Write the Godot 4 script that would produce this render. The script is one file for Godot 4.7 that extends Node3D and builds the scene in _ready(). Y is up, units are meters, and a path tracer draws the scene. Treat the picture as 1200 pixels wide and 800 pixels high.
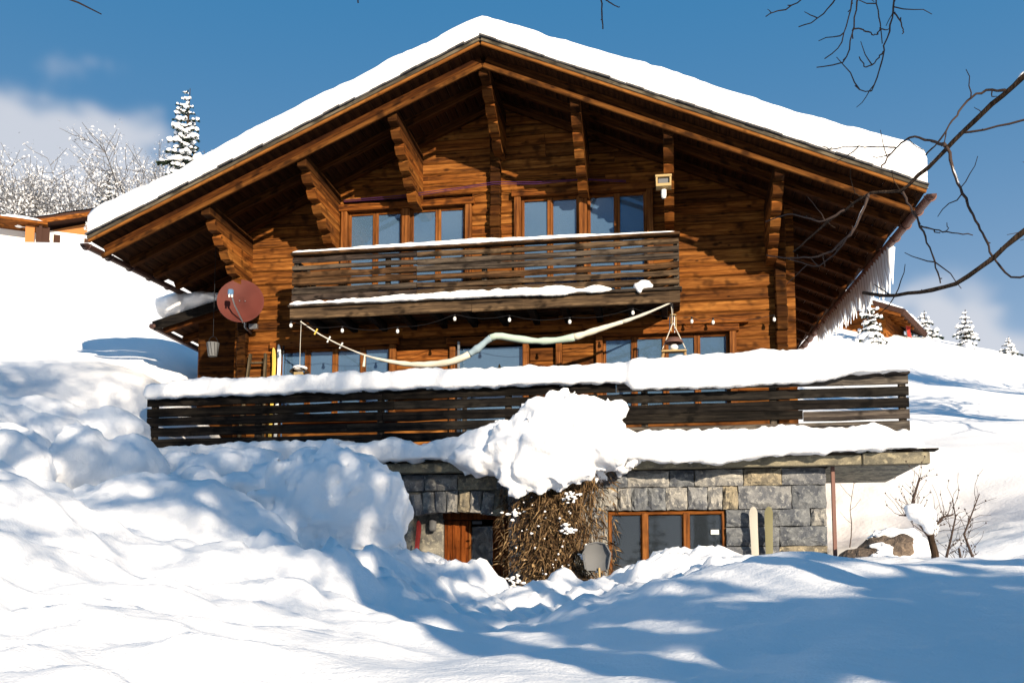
extends Node3D
# A snowed-in timber chalet on a hillside. House frame: the gable wall is the plane z = 0, x runs along it, z towards the viewer; y = 0 is eye level.

const SUN_DIR := Vector3(1.35, 0.64, 2.1)     # towards the sun
const EYE := Vector3(0, 0, 18)
const PITCH := 5.5
const YAW := 9.09
const FOC := 1182.0
const RX := -3.08                            # ridge
const SL := 0.432                            # roof slope
const RTOP := 9.1                            # underside of the roof boards at the ridge
const XL := -8.3
const XR := 2.2

var M := {}
var rng := RandomNumberGenerator.new()
var noise := FastNoiseLite.new()
var taken := {}
var cache := {}
var tps_p := PackedVector2Array()
var tps_w := PackedFloat64Array()

class Geo:
	var v := PackedVector3Array()
	var ix := PackedInt32Array()
	func vert(p: Vector3) -> int:
		v.append(p)
		return v.size() - 1
	func tri(a: int, b: int, c: int) -> void:
		ix.append(a); ix.append(c); ix.append(b)
	func quad(a: int, b: int, c: int, d: int) -> void:
		tri(a, b, c); tri(a, c, d)
	func face(pts: Array, out := Vector3.ZERO) -> void:
		if out != Vector3.ZERO:
			var n: Vector3 = (pts[1] - pts[0]).cross(pts[2] - pts[0])
			if n.dot(out) < 0.0:
				pts = pts.duplicate()
				pts.reverse()
		var s := v.size()
		for p in pts:
			v.append(p)
		for k in range(1, pts.size() - 1):
			tri(s, s + k, s + k + 1)
	func box(c: Vector3, s: Vector3, b := 0.0) -> void:
		var h := s * 0.5
		b = minf(b, minf(h.x, minf(h.y, h.z)) * 0.6)
		var i := h - Vector3(b, b, b)
		for sg in [-1.0, 1.0]:
			face([c + Vector3(sg * h.x, -i.y, -i.z), c + Vector3(sg * h.x, i.y, -i.z), c + Vector3(sg * h.x, i.y, i.z), c + Vector3(sg * h.x, -i.y, i.z)], Vector3(sg, 0, 0))
			face([c + Vector3(-i.x, sg * h.y, -i.z), c + Vector3(i.x, sg * h.y, -i.z), c + Vector3(i.x, sg * h.y, i.z), c + Vector3(-i.x, sg * h.y, i.z)], Vector3(0, sg, 0))
			face([c + Vector3(-i.x, -i.y, sg * h.z), c + Vector3(i.x, -i.y, sg * h.z), c + Vector3(i.x, i.y, sg * h.z), c + Vector3(-i.x, i.y, sg * h.z)], Vector3(0, 0, sg))
		if b <= 0.0:
			return
		for p in [-1.0, 1.0]:
			for q in [-1.0, 1.0]:
				face([c + Vector3(-i.x, p * h.y, q * i.z), c + Vector3(i.x, p * h.y, q * i.z), c + Vector3(i.x, p * i.y, q * h.z), c + Vector3(-i.x, p * i.y, q * h.z)], Vector3(0, p, q))
				face([c + Vector3(p * h.x, -i.y, q * i.z), c + Vector3(p * h.x, i.y, q * i.z), c + Vector3(p * i.x, i.y, q * h.z), c + Vector3(p * i.x, -i.y, q * h.z)], Vector3(p, 0, q))
				face([c + Vector3(p * h.x, q * i.y, -i.z), c + Vector3(p * h.x, q * i.y, i.z), c + Vector3(p * i.x, q * h.y, i.z), c + Vector3(p * i.x, q * h.y, -i.z)], Vector3(p, q, 0))
				for r in [-1.0, 1.0]:
					face([c + Vector3(p * h.x, q * i.y, r * i.z), c + Vector3(p * i.x, q * h.y, r * i.z), c + Vector3(p * i.x, q * i.y, r * h.z)], Vector3(p, q, r))
	func tube(pts: Array, rad: Array, n := 6, caps := true, squash := 1.0) -> void:
		var side := Vector3.ZERO
		var first := v.size()
		for k in pts.size():
			var t: Vector3 = (pts[mini(k + 1, pts.size() - 1)] - pts[maxi(k - 1, 0)]).normalized()
			if side == Vector3.ZERO:
				side = t.cross(Vector3.UP if absf(t.y) < 0.9 else Vector3.RIGHT).normalized()
			side = (side - t * side.dot(t)).normalized()
			var up := t.cross(side)
			var r: float = rad[mini(k, rad.size() - 1)]
			for j in n:
				var a := TAU * j / n
				v.append(pts[k] + side * (cos(a) * r) + up * (sin(a) * r * squash))
		for k in pts.size() - 1:
			for j in n:
				var a := first + k * n + j
				var b := first + k * n + (j + 1) % n
				quad(a, b, b + n, a + n)
		if caps:
			var c0 := vert(pts[0])
			var c1 := vert(pts[-1])
			var last := first + (pts.size() - 1) * n
			for j in n:
				tri(c0, first + (j + 1) % n, first + j)
				tri(c1, last + j, last + (j + 1) % n)
	func mesh() -> ArrayMesh:
		var nn := PackedVector3Array()
		nn.resize(v.size())
		for k in range(0, ix.size(), 3):
			var a := ix[k]
			var b := ix[k + 1]
			var c := ix[k + 2]
			var n := (v[c] - v[a]).cross(v[b] - v[a])
			nn[a] += n; nn[b] += n; nn[c] += n
		for k in nn.size():
			nn[k] = nn[k].normalized() if nn[k].length_squared() > 1e-20 else Vector3.UP
		var ar := []
		ar.resize(Mesh.ARRAY_MAX)
		ar[Mesh.ARRAY_VERTEX] = v
		ar[Mesh.ARRAY_NORMAL] = nn
		ar[Mesh.ARRAY_INDEX] = ix
		var m := ArrayMesh.new()
		m.add_surface_from_arrays(Mesh.PRIMITIVE_TRIANGLES, ar)
		return m

# ---------- scene helpers
func numbered(called: String) -> String:
	var n: int = taken.get(called, -1) + 1
	taken[called] = n
	return called if n == 0 else "%s_%03d" % [called, n]

func meta(o: Node3D, label: String, category: String, group := "", kind := "") -> Node3D:
	if label: o.set_meta("label", label)
	if category: o.set_meta("category", category)
	if group: o.set_meta("group", group)
	if kind: o.set_meta("kind", kind)
	return o

func thing(called: String, label: String, category: String, at := Vector3.ZERO, group := "") -> Node3D:
	var o := Node3D.new()
	o.name = numbered(called)
	add_child(o)
	o.position = at
	return meta(o, label, category, group)

func hold(parent: Node3D, called: String) -> Node3D:
	var o := Node3D.new()
	o.name = called
	parent.add_child(o, true)
	return o

func origin_of(o: Node3D) -> Transform3D:
	var t := Transform3D.IDENTITY
	var n: Node = o
	while n is Node3D and n != self:
		t = (n as Node3D).transform * t
		n = n.get_parent()
	return t

# a part placed in house coordinates
func part(parent: Node3D, called: String, mesh: Mesh, mat: Material, at := Transform3D.IDENTITY) -> MeshInstance3D:
	var o := MeshInstance3D.new()
	o.name = called
	o.mesh = mesh
	o.material_override = mat
	parent.add_child(o, true)
	o.transform = origin_of(parent).affine_inverse() * at
	return o

func single(called: String, mesh: Mesh, mat: Material, label: String, category: String, at := Transform3D.IDENTITY, group := "", kind := "") -> MeshInstance3D:
	var o := MeshInstance3D.new()
	o.name = numbered(called)
	o.mesh = mesh
	o.material_override = mat
	add_child(o)
	o.transform = at
	meta(o, label, category, group, kind)
	return o

func cbox(s: Vector3, b := 0.012) -> ArrayMesh:
	var key := "%.3f %.3f %.3f %.3f" % [s.x, s.y, s.z, b]
	if not cache.has(key):
		var g := Geo.new()
		g.box(Vector3.ZERO, s, b)
		cache[key] = g.mesh()
	return cache[key]

func at(x: float, y: float, z: float) -> Transform3D:
	return Transform3D(Basis(), Vector3(x, y, z))

func boxp(parent: Node3D, called: String, c: Vector3, s: Vector3, mat: Material, b := 0.012) -> MeshInstance3D:
	return part(parent, called, cbox(s, b), mat, Transform3D(Basis(), c))

# a beam from a to b, w wide, h high
func beam(parent: Node3D, called: String, a: Vector3, b: Vector3, w: float, h: float, mat: Material, bev := 0.012, up := Vector3.UP) -> MeshInstance3D:
	var t := (b - a).normalized()
	var side := t.cross(up).normalized()
	var u := side.cross(t)
	return part(parent, called, cbox(Vector3(a.distance_to(b), h, w), bev), mat, Transform3D(Basis(t, u, side), (a + b) * 0.5))

# a weathered board or log along x with uneven edges
func rough_log(l: float, h: float, d: float, round_by: float, rough: float, seed_: int) -> ArrayMesh:
	var g := Geo.new()
	var n := clampi(int(l / 0.45), 2, 14)
	var r := RandomNumberGenerator.new()
	r.seed = seed_
	var prof := [Vector2(-1, -0.5), Vector2(-1, 0.5), Vector2(-0.4, 1), Vector2(0.45, 1), Vector2(1, 0.5), Vector2(1, -0.5), Vector2(0.45, -1), Vector2(-0.4, -1)]
	var rows := []
	for k in n + 1:
		var row := []
		var up := r.randf_range(-rough, rough)
		for p in prof:
			var y: float = p.y * h * 0.5
			var z: float = p.x * d * 0.5
			if absf(p.y) < 0.9: y = signf(p.y) * (h * 0.5 - round_by)
			if absf(p.x) < 0.9: z = signf(p.x) * (d * 0.5 - round_by)
			row.append(Vector3(-l * 0.5 + l * k / n, y + r.randf_range(-rough, rough) * 0.6 + up * 0.4, z + r.randf_range(-rough, rough) * 0.5))
		rows.append(row)
	for k in n:
		for j in 8:
			var o := Vector3(0, prof[j].y + prof[(j + 1) % 8].y, prof[j].x + prof[(j + 1) % 8].x)
			g.face([rows[k][j], rows[k][(j + 1) % 8], rows[k + 1][(j + 1) % 8], rows[k + 1][j]], o)
	g.face(rows[0], Vector3.LEFT)
	g.face(rows[n], Vector3.RIGHT)
	return g.mesh()

# a rough-faced building stone, front towards +z
func rough_stone(w: float, h: float, d: float, seed_: int) -> ArrayMesh:
	var g := Geo.new()
	var r := RandomNumberGenerator.new()
	r.seed = seed_
	var nx := 5
	var ny := 4
	var p := []
	for j in ny + 1:
		for i in nx + 1:
			var x := -w * 0.5 + w * i / nx
			var y := -h * 0.5 + h * j / ny
			var edge := i == 0 or j == 0 or i == nx or j == ny
			var z := d * 0.5 - 0.03 if edge else d * 0.5 + r.randf_range(-0.006, 0.03)
			if edge:
				x += r.randf_range(-0.009, 0.009)
				y += r.randf_range(-0.009, 0.009)
			else:
				x += r.randf_range(-0.25, 0.25) * w / nx
				y += r.randf_range(-0.25, 0.25) * h / ny
			p.append(Vector3(x, y, z))
	for j in ny:
		for i in nx:
			var a := j * (nx + 1) + i
			if r.randf() < 0.5:
				g.face([p[a], p[a + 1], p[a + nx + 2]], Vector3.BACK)
				g.face([p[a], p[a + nx + 2], p[a + nx + 1]], Vector3.BACK)
			else:
				g.face([p[a], p[a + 1], p[a + nx + 1]], Vector3.BACK)
				g.face([p[a + 1], p[a + nx + 2], p[a + nx + 1]], Vector3.BACK)
	var ring := []
	for i in nx + 1: ring.append(p[i])
	for j in range(1, ny + 1): ring.append(p[j * (nx + 1) + nx])
	for i in range(nx - 1, -1, -1): ring.append(p[ny * (nx + 1) + i])
	for j in range(ny - 1, 0, -1): ring.append(p[j * (nx + 1)])
	for k in ring.size():
		var a: Vector3 = ring[k]
		var b: Vector3 = ring[(k + 1) % ring.size()]
		g.face([a, b, Vector3(b.x, b.y, -d * 0.5), Vector3(a.x, a.y, -d * 0.5)], Vector3(a.x / w, a.y / h, 0))
	return g.mesh()

# surface nets of a signed distance field
func nets(f: Callable, lo: Vector3, hi: Vector3, c: float) -> ArrayMesh:
	var nx := int((hi.x - lo.x) / c) + 2
	var ny := int((hi.y - lo.y) / c) + 2
	var nz := int((hi.z - lo.z) / c) + 2
	var val := PackedFloat32Array()
	val.resize(nx * ny * nz)
	var q := 0
	for k in nz:
		for j in ny:
			for i in nx:
				val[q] = f.call(lo + Vector3(i, j, k) * c)
				q += 1
	var g := Geo.new()
	var cell := PackedInt32Array()
	cell.resize(nx * ny * nz)
	cell.fill(-1)
	var off := [0, 1, nx, nx + 1, nx * ny, nx * ny + 1, nx * ny + nx, nx * ny + nx + 1]
	var cor := [Vector3(0, 0, 0), Vector3(1, 0, 0), Vector3(0, 1, 0), Vector3(1, 1, 0), Vector3(0, 0, 1), Vector3(1, 0, 1), Vector3(0, 1, 1), Vector3(1, 1, 1)]
	var edges := [[0, 1], [2, 3], [4, 5], [6, 7], [0, 2], [1, 3], [4, 6], [5, 7], [0, 4], [1, 5], [2, 6], [3, 7]]
	for k in nz - 1:
		for j in ny - 1:
			for i in nx - 1:
				var a := (k * ny + j) * nx + i
				var neg := 0
				for o in off:
					if val[a + o] < 0.0: neg += 1
				if neg == 0 or neg == 8: continue
				var s := Vector3.ZERO
				var n := 0
				for e in edges:
					var v0 := val[a + off[e[0]]]
					var v1 := val[a + off[e[1]]]
					if (v0 < 0.0) != (v1 < 0.0):
						s += (cor[e[0]] as Vector3).lerp(cor[e[1]], v0 / (v0 - v1))
						n += 1
				cell[a] = g.vert(lo + (Vector3(i, j, k) + s / n) * c)
	for k in range(1, nz - 1):
		for j in range(1, ny - 1):
			for i in range(1, nx - 1):
				var a := (k * ny + j) * nx + i
				var ins := val[a] < 0.0
				var st := [1, nx, nx * ny]
				for ax in 3:
					if (val[a + st[ax]] < 0.0) == ins: continue
					var u: int = st[(ax + 1) % 3]
					var w: int = st[(ax + 2) % 3]
					var q0 := cell[a - u - w]
					var q1 := cell[a - w]
					var q2 := cell[a]
					var q3 := cell[a - u]
					if q0 < 0 or q1 < 0 or q2 < 0 or q3 < 0: continue
					if ins: g.quad(q0, q1, q2, q3)
					else: g.quad(q3, q2, q1, q0)
	return g.mesh()

# snow made of rounded lumps [x, y, z, rx, ry, rz]
func lump_mesh(lumps: Array, c: float, k := 0.12, rough := 0.05, freq := 2.2, cut := -99.0) -> ArrayMesh:
	var lo := Vector3(1e9, 1e9, 1e9)
	var hi := -lo
	for l in lumps:
		lo = lo.min(Vector3(l[0] - l[3], l[1] - l[4], l[2] - l[5]))
		hi = hi.max(Vector3(l[0] + l[3], l[1] + l[4], l[2] + l[5]))
	lo -= Vector3.ONE * (rough + 2.5 * c)
	hi += Vector3.ONE * (rough + 2.5 * c)
	lo.y = maxf(lo.y, cut - 2 * c)
	var f := func(p: Vector3) -> float:
		var d := 9.0
		for l in lumps:
			var e: float = (Vector3((p.x - l[0]) / l[3], (p.y - l[1]) / l[4], (p.z - l[2]) / l[5]).length() - 1.0) * minf(l[3], minf(l[4], l[5]))
			var h := clampf(0.5 + 0.5 * (d - e) / k, 0.0, 1.0)
			d = lerpf(d, e, h) - k * h * (1.0 - h)
		if d < 0.3:
			d += rough * (0.45 - 2.2 * absf(noise.get_noise_3dv(p * freq * 10.0))) + rough * (0.15 - 0.9 * absf(noise.get_noise_3dv(p * freq * 29.0 + Vector3(50, 9, 3))))
		return maxf(d, cut - p.y)
	return nets(f, lo, hi, c)

# a long cushion of snow lying along x: rows of [x, y of its bed, z, half depth, height, droop in front]
func snow_roll(rows: Array, step: float, seed_: float, rough := 0.03) -> ArrayMesh:
	var g := Geo.new()
	var n := 18
	var x0: float = rows[0][0]
	var x1: float = rows[-1][0]
	var m := int((x1 - x0) / step)
	for k in m + 1:
		var x := x0 + (x1 - x0) * k / m
		var i := 0
		while i < rows.size() - 2 and x > rows[i + 1][0]: i += 1
		var t: float = smoothstep(0.0, 1.0, clampf((x - rows[i][0]) / (rows[i + 1][0] - rows[i][0]), 0.0, 1.0))
		var w := []
		for c in 6: w.append(lerpf(rows[i][c], rows[i + 1][c], t))
		var endd := minf(x - x0, x1 - x)
		var e := sqrt(1.0 - pow(1.0 - clampf(endd / 0.16, 0.0, 1.0), 2.0)) * 0.96 + 0.04
		for j in n:
			var a := TAU * j / n
			var ca := cos(a)
			var sa := sin(a)
			var pz: float = signf(ca) * pow(absf(ca), 0.7) * w[3] * e
			var py: float = signf(sa) * pow(absf(sa), 0.7)
			py = py * w[4] * e if py > 0.0 else py * e * (w[5] * smoothstep(-0.3, 0.7, ca) + 0.012)
			var p := Vector3(x, w[1] + py, w[2] + pz)
			var d := noise.get_noise_3d(p.x * 22.0 + seed_ * 77.0, p.y * 30.0, p.z * 30.0) * rough * 1.2 + absf(noise.get_noise_3d(p.x * 45.0 + seed_ * 77.0, p.y * 50.0, p.z * 50.0)) * rough * 1.6 + noise.get_noise_3d(p.x * 120.0 + seed_ * 77.0, p.y * 120.0, p.z * 120.0) * rough * 0.5
			if py < -0.001 or ca > 0.2:
				p += Vector3(0, sa, ca) * d * e
			else:
				p.y += d * e
			g.vert(p)
	for k in m:
		for j in n:
			var a := k * n + j
			var b := k * n + (j + 1) % n
			g.quad(a, a + n, b + n, b)
	for s in [0, m]:
		var c := Vector3.ZERO
		for j in n: c += g.v[s * n + j] / n
		var q := g.vert(c)
		for j in n:
			if s == 0: g.tri(q, s * n + j, s * n + (j + 1) % n)
			else: g.tri(q, s * n + (j + 1) % n, s * n + j)
	return g.mesh()


# ---------- materials
func lin(r: float, g: float, b: float) -> Color:
	return Color(r, g, b).linear_to_srgb()

func gray_bytes(seed_: int, freq: float, w: int, h: int, octaves := 4) -> PackedByteArray:
	var n := FastNoiseLite.new()
	n.seed = seed_
	n.noise_type = FastNoiseLite.TYPE_SIMPLEX_SMOOTH
	n.frequency = freq
	n.fractal_octaves = octaves
	var im := n.get_seamless_image(w, h)
	im.convert(Image.FORMAT_L8)
	if w != 512 or h != 512:
		im.resize(512, 512, Image.INTERPOLATE_CUBIC)
	return im.get_data()

# wood: streaks along u (or along v), knots, stains; returns [colour, height]
func wood_image(seed_: int, upright: bool, dark: Color, mid: Color, light: Color, stain: float, knots: int) -> Array:
	var a := gray_bytes(seed_, 0.055, 24, 512, 5)
	var b := gray_bytes(seed_ + 1, 0.02, 48, 128, 4)
	var c := gray_bytes(seed_ + 2, 0.012, 512, 512, 3)
	var fine := gray_bytes(seed_ + 3, 0.16, 64, 512, 3)
	var r := RandomNumberGenerator.new()
	r.seed = seed_
	var kn := []
	for k in knots:
		kn.append(Vector3(r.randf() * 512, r.randf() * 512, r.randf_range(2.2, 5.0)))
	var bytes := PackedByteArray()
	bytes.resize(512 * 512 * 3)
	var hi := PackedByteArray()
	hi.resize(512 * 512)
	var knot := PackedFloat32Array()
	knot.resize(512 * 512)
	for q in kn:
		for dy in range(-int(q.z * 2), int(q.z * 2) + 1):
			for dx in range(-int(q.z * 3.4), int(q.z * 3.4) + 1):
				var d: float = Vector2(dx / 1.7, dy).length() / q.z
				if d < 2.0:
					var i := posmod(int(q.y) + dy, 512) * 512 + posmod(int(q.x) + dx, 512)
					knot[i] = maxf(knot[i], 1.0 - smoothstep(0.5, 2.0, d))
	for y in 512:
		for x in 512:
			var i := y * 512 + x
			var s := a[i] / 255.0
			var t := 0.5 + (s - 0.5) * 1.0 + (fine[i] / 255.0 - 0.5) * 0.5 + (b[i] / 255.0 - 0.5) * 0.5
			var st := smoothstep(0.55, 0.8, c[i] / 255.0 * 0.7 + b[i] / 255.0 * 0.3) * stain
			var col := dark.lerp(mid, clampf(t * 2.0, 0.0, 1.0)).lerp(light, clampf(t * 2.0 - 1.0, 0.0, 1.0))
			col = col.lerp(dark * 0.5, maxf(st, knot[i] * 0.85))
			col = col.linear_to_srgb()
			var o := (x * 512 + y) if upright else i
			bytes[o * 3] = int(clampf(col.r, 0, 1) * 255)
			bytes[o * 3 + 1] = int(clampf(col.g, 0, 1) * 255)
			bytes[o * 3 + 2] = int(clampf(col.b, 0, 1) * 255)
			hi[o] = int(clampf(s * 0.6 + fine[i] / 255.0 * 0.4, 0, 1) * 255)
	return [ImageTexture.create_from_image(Image.create_from_data(512, 512, false, Image.FORMAT_RGB8, bytes)), ImageTexture.create_from_image(Image.create_from_data(512, 512, false, Image.FORMAT_L8, hi))]

# mottled mineral colour: three tones, blotches and specks
func stone_image(seed_: int, a: Color, b: Color, c: Color) -> Array:
	var n1 := gray_bytes(seed_, 0.01, 512, 512, 5)
	var n2 := gray_bytes(seed_ + 1, 0.03, 512, 512, 4)
	var n3 := gray_bytes(seed_ + 2, 0.15, 512, 512, 3)
	var bytes := PackedByteArray()
	bytes.resize(512 * 512 * 3)
	var hi := PackedByteArray()
	hi.resize(512 * 512)
	for i in 512 * 512:
		var t := n1[i] / 255.0
		var u := n2[i] / 255.0
		var w := n3[i] / 255.0
		var col := a.lerp(b, smoothstep(0.3, 0.7, t)).lerp(c, smoothstep(0.55, 0.85, u)) * (0.72 + 0.56 * w)
		col = col.linear_to_srgb()
		bytes[i * 3] = int(clampf(col.r, 0, 1) * 255)
		bytes[i * 3 + 1] = int(clampf(col.g, 0, 1) * 255)
		bytes[i * 3 + 2] = int(clampf(col.b, 0, 1) * 255)
		hi[i] = int(clampf(u * 0.6 + w * 0.4, 0, 1) * 255)
	return [ImageTexture.create_from_image(Image.create_from_data(512, 512, false, Image.FORMAT_RGB8, bytes)), ImageTexture.create_from_image(Image.create_from_data(512, 512, false, Image.FORMAT_L8, hi))]

func plain(c: Color, rough := 0.8, metal := 0.0) -> StandardMaterial3D:
	var m := StandardMaterial3D.new()
	m.albedo_color = c
	m.roughness = rough
	m.metallic = metal
	if rough >= 0.5: m.metallic_specular = 0.22
	return m

func laid(tex: Array, tint: Color, scale: Vector3, relief: float, rough := 0.85, offset := Vector3.ZERO) -> StandardMaterial3D:
	var m := StandardMaterial3D.new()
	m.albedo_color = tint
	m.albedo_texture = tex[0]
	m.roughness = rough
	m.metallic_specular = 0.2
	m.uv1_triplanar = true
	m.uv1_world_triplanar = true
	m.uv1_triplanar_sharpness = 6.0
	m.uv1_scale = scale
	m.uv1_offset = offset
	if relief > 0.0:
		m.heightmap_enabled = true
		m.heightmap_texture = tex[1]
		m.heightmap_scale = relief
	return m

func make_materials() -> void:
	var warm := wood_image(11, false, Color(0.045, 0.015, 0.004), Color(0.19, 0.068, 0.0135), Color(0.34, 0.14, 0.031), 0.78, 26)
	var warm_up := wood_image(21, true, Color(0.05, 0.018, 0.006), Color(0.16, 0.062, 0.018), Color(0.26, 0.115, 0.038), 0.3, 10)
	var grey := wood_image(31, false, Color(0.010, 0.009, 0.009), Color(0.06, 0.052, 0.045), Color(0.15, 0.13, 0.105), 0.8, 9)
	var grey_up := wood_image(41, true, Color(0.02, 0.017, 0.014), Color(0.08, 0.065, 0.05), Color(0.16, 0.13, 0.1), 0.5, 6)
	var rock := stone_image(51, Color(0.15, 0.152, 0.155), Color(0.28, 0.272, 0.25), Color(0.4, 0.385, 0.34))
	var bump := stone_image(61, Color(1, 1, 1), Color(1, 1, 1), Color(1, 1, 1))
	var tones := [Color(1, 1, 1), Color(0.86, 0.84, 0.84), Color(0.93, 0.9, 0.86), Color(0.74, 0.72, 0.74), Color(0.98, 0.93, 0.9)]
	for k in 5:
		M["log%d" % k] = laid(warm, tones[k], Vector3(0.36, 0.42, 0.36), 0.5, 0.8, Vector3(k * 0.31, k * 0.23, 0))
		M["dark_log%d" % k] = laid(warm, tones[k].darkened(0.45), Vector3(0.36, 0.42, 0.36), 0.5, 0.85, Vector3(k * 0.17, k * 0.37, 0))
	for k in 4:
		M["slat%d" % k] = laid(grey, tones[k] * [Color(1, 0.88, 0.74), Color(1, 0.97, 0.92), Color(1, 0.82, 0.64), Color(1, 0.95, 0.9)][k], Vector3(0.4, 0.5, 0.4), 0.6, 0.85, Vector3(k * 0.27, k * 0.41, 0))
		M["grey_slat%d" % k] = laid(grey, tones[k], Vector3(0.4, 0.5, 0.4), 0.6, 0.85, Vector3(k * 0.19, k * 0.29, 0))
		M["black_slat%d" % k] = laid(grey, tones[k].darkened(0.55), Vector3(0.4, 0.5, 0.4), 0.6, 0.8, Vector3(k * 0.37, k * 0.31, 0))
		var st: Color = [Color(1, 1, 1), Color(0.86, 0.88, 0.92), Color(0.97, 0.92, 0.82), Color(0.76, 0.79, 0.84)][k]
		M["stone%d" % k] = laid(rock, st, Vector3(0.7, 0.7, 0.7), 1.6, 0.9, Vector3(k * 0.3, k * 0.2, 0))
	# long timbers laid at a slant keep the grain along their own length
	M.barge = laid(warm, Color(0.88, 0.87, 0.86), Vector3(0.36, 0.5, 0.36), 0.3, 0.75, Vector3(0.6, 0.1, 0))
	M.barge_shaded = laid(warm, Color(0.7, 0.69, 0.68), Vector3(0.36, 0.5, 0.36), 0.3, 0.8, Vector3(0.3, 0.4, 0))  # set-back barge board, tint darkened for the shade of the board in front
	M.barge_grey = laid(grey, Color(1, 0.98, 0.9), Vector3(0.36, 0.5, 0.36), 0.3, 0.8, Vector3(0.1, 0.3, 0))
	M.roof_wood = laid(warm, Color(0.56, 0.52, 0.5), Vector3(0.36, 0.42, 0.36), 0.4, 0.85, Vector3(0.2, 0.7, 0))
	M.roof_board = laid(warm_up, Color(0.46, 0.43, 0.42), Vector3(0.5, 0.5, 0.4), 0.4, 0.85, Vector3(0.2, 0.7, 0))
	for m in [M.barge, M.barge_shaded, M.barge_grey, M.roof_wood, M.roof_board]:
		m.uv1_world_triplanar = false
	M.frame = laid(warm_up, Color(1, 0.95, 0.86), Vector3(0.5, 0.4, 0.5), 0.2, 0.6)
	M.frame_flat = laid(warm, Color(0.9, 0.84, 0.78), Vector3(0.4, 0.5, 0.4), 0.2, 0.65, Vector3(0.15, 0.55, 0))
	M.door_wood = laid(warm_up, Color(0.95, 0.78, 0.6), Vector3(0.5, 0.4, 0.5), 0.2, 0.5, Vector3(0.4, 0.2, 0))
	M.post = laid(grey_up, Color(1, 1, 1), Vector3(0.5, 0.4, 0.5), 0.5)
	M.deck_beam = laid(rock, Color(0.86, 0.83, 0.74), Vector3(0.4, 0.6, 0.4), 0.3, 0.9, Vector3(0.1, 0.13, 0))
	M.ladder = laid(grey_up, lin(1.0, 0.95, 0.75), Vector3(0.9, 0.5, 0.9), 0.3, 0.8)
	M.mortar = laid(rock, Color(0.85, 0.84, 0.8), Vector3(1.3, 1.3, 1.3), 0.8, 0.95, Vector3(0.5, 0.1, 0))
	M.plaster = laid(rock, Color(1, 0.99, 0.95), Vector3(0.9, 0.9, 0.9), 0.8, 0.95, Vector3(0.1, 0.6, 0))
	M.boulder = laid(rock, Color(0.8, 0.72, 0.66), Vector3(0.5, 0.5, 0.5), 4.0, 0.95, Vector3(0.3, 0.3, 0))
	M.shingle = laid(rock, Color(0.62, 0.62, 0.64), Vector3(1.1, 1.1, 1.1), 0.6, 0.8)
	M.snow = laid(bump, Color(0.955, 0.957, 0.96), Vector3(0.55, 0.55, 0.55), 0.9, 0.75)
	M.snow.albedo_texture = null
	M.snow_fine = laid(bump, Color(0.955, 0.957, 0.96), Vector3(1.4, 1.4, 1.4), 0.7, 0.75)
	M.snow_fine.albedo_texture = null
	M.far_snow = plain(Color(0.94, 0.95, 0.965), 0.85)
	var glass := plain(Color(0.42, 0.56, 0.7, 0.08), 0.02, 0.3)
	glass.transparency = BaseMaterial3D.TRANSPARENCY_ALPHA
	M.glass = glass
	var dim := plain(Color(0.3, 0.34, 0.38, 0.1), 0.03, 0.06)
	dim.transparency = BaseMaterial3D.TRANSPARENCY_ALPHA
	M.dim_glass = dim
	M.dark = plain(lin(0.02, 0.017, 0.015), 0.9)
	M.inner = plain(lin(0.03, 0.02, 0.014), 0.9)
	M.gutter = plain(lin(0.07, 0.035, 0.028), 0.45, 0.4)
	M.copper = plain(lin(0.16, 0.09, 0.075), 0.5, 0.3)
	M.dish = plain(lin(0.10, 0.027, 0.021), 0.55)
	M.steel = plain(lin(0.3, 0.32, 0.34), 0.35, 0.7)
	M.black = plain(lin(0.015, 0.015, 0.017), 0.5)
	M.white = plain(lin(0.75, 0.75, 0.72), 0.5)
	M.pale_wood = plain(lin(0.42, 0.3, 0.14), 0.7)
	M.bark = laid(grey_up, lin(0.55, 0.45, 0.4), Vector3(3, 2, 3), 0.6, 0.9)
	M.twig = plain(lin(0.06, 0.042, 0.035), 0.85)
	M.grey_twig = plain(lin(0.13, 0.125, 0.125), 0.9)
	M.needle = plain(lin(0.022, 0.035, 0.02), 0.9)
	M.frost = plain(lin(0.72, 0.73, 0.75), 0.9)
	M.dry_stem = plain(lin(0.16, 0.1, 0.05), 0.9)
	M.dry_leaf = plain(lin(0.3, 0.2, 0.1), 0.9)
	M.dry_dark = plain(lin(0.045, 0.026, 0.014), 0.9)
	M.rope = plain(lin(0.55, 0.52, 0.45), 0.9)
	M.cloth_white = plain(lin(0.62, 0.58, 0.48), 0.9)
	M.cloth_green = plain(lin(0.4, 0.5, 0.43), 0.9)
	M.ski_pale = plain(lin(0.4, 0.38, 0.33), 0.6)
	M.ski_green = plain(lin(0.17, 0.16, 0.09), 0.6)
	M.cloth_blue = plain(lin(0.25, 0.33, 0.38), 0.9)
	M.purple = plain(lin(0.06, 0.018, 0.075), 0.8)
	M.red = plain(lin(0.42, 0.05, 0.04), 0.5)
	M.yellow = plain(lin(0.6, 0.42, 0.08), 0.5)
	M.blue = plain(lin(0.08, 0.16, 0.28), 0.5)
	M.teal = plain(lin(0.015, 0.11, 0.09), 0.5)
	M.plastic = plain(lin(0.14, 0.145, 0.15), 0.75)
	M.ice = plain(lin(0.75, 0.8, 0.86), 0.15)
	M.far_white = plain(lin(0.7, 0.69, 0.66), 0.9)
	M.far_brown = laid(warm, Color(1, 0.95, 0.9), Vector3(0.2, 0.3, 0.2), 0.0)
	M.far_orange = plain(lin(0.4, 0.16, 0.05), 0.8)
	M.far_dark = plain(lin(0.05, 0.025, 0.018), 0.8)
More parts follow.
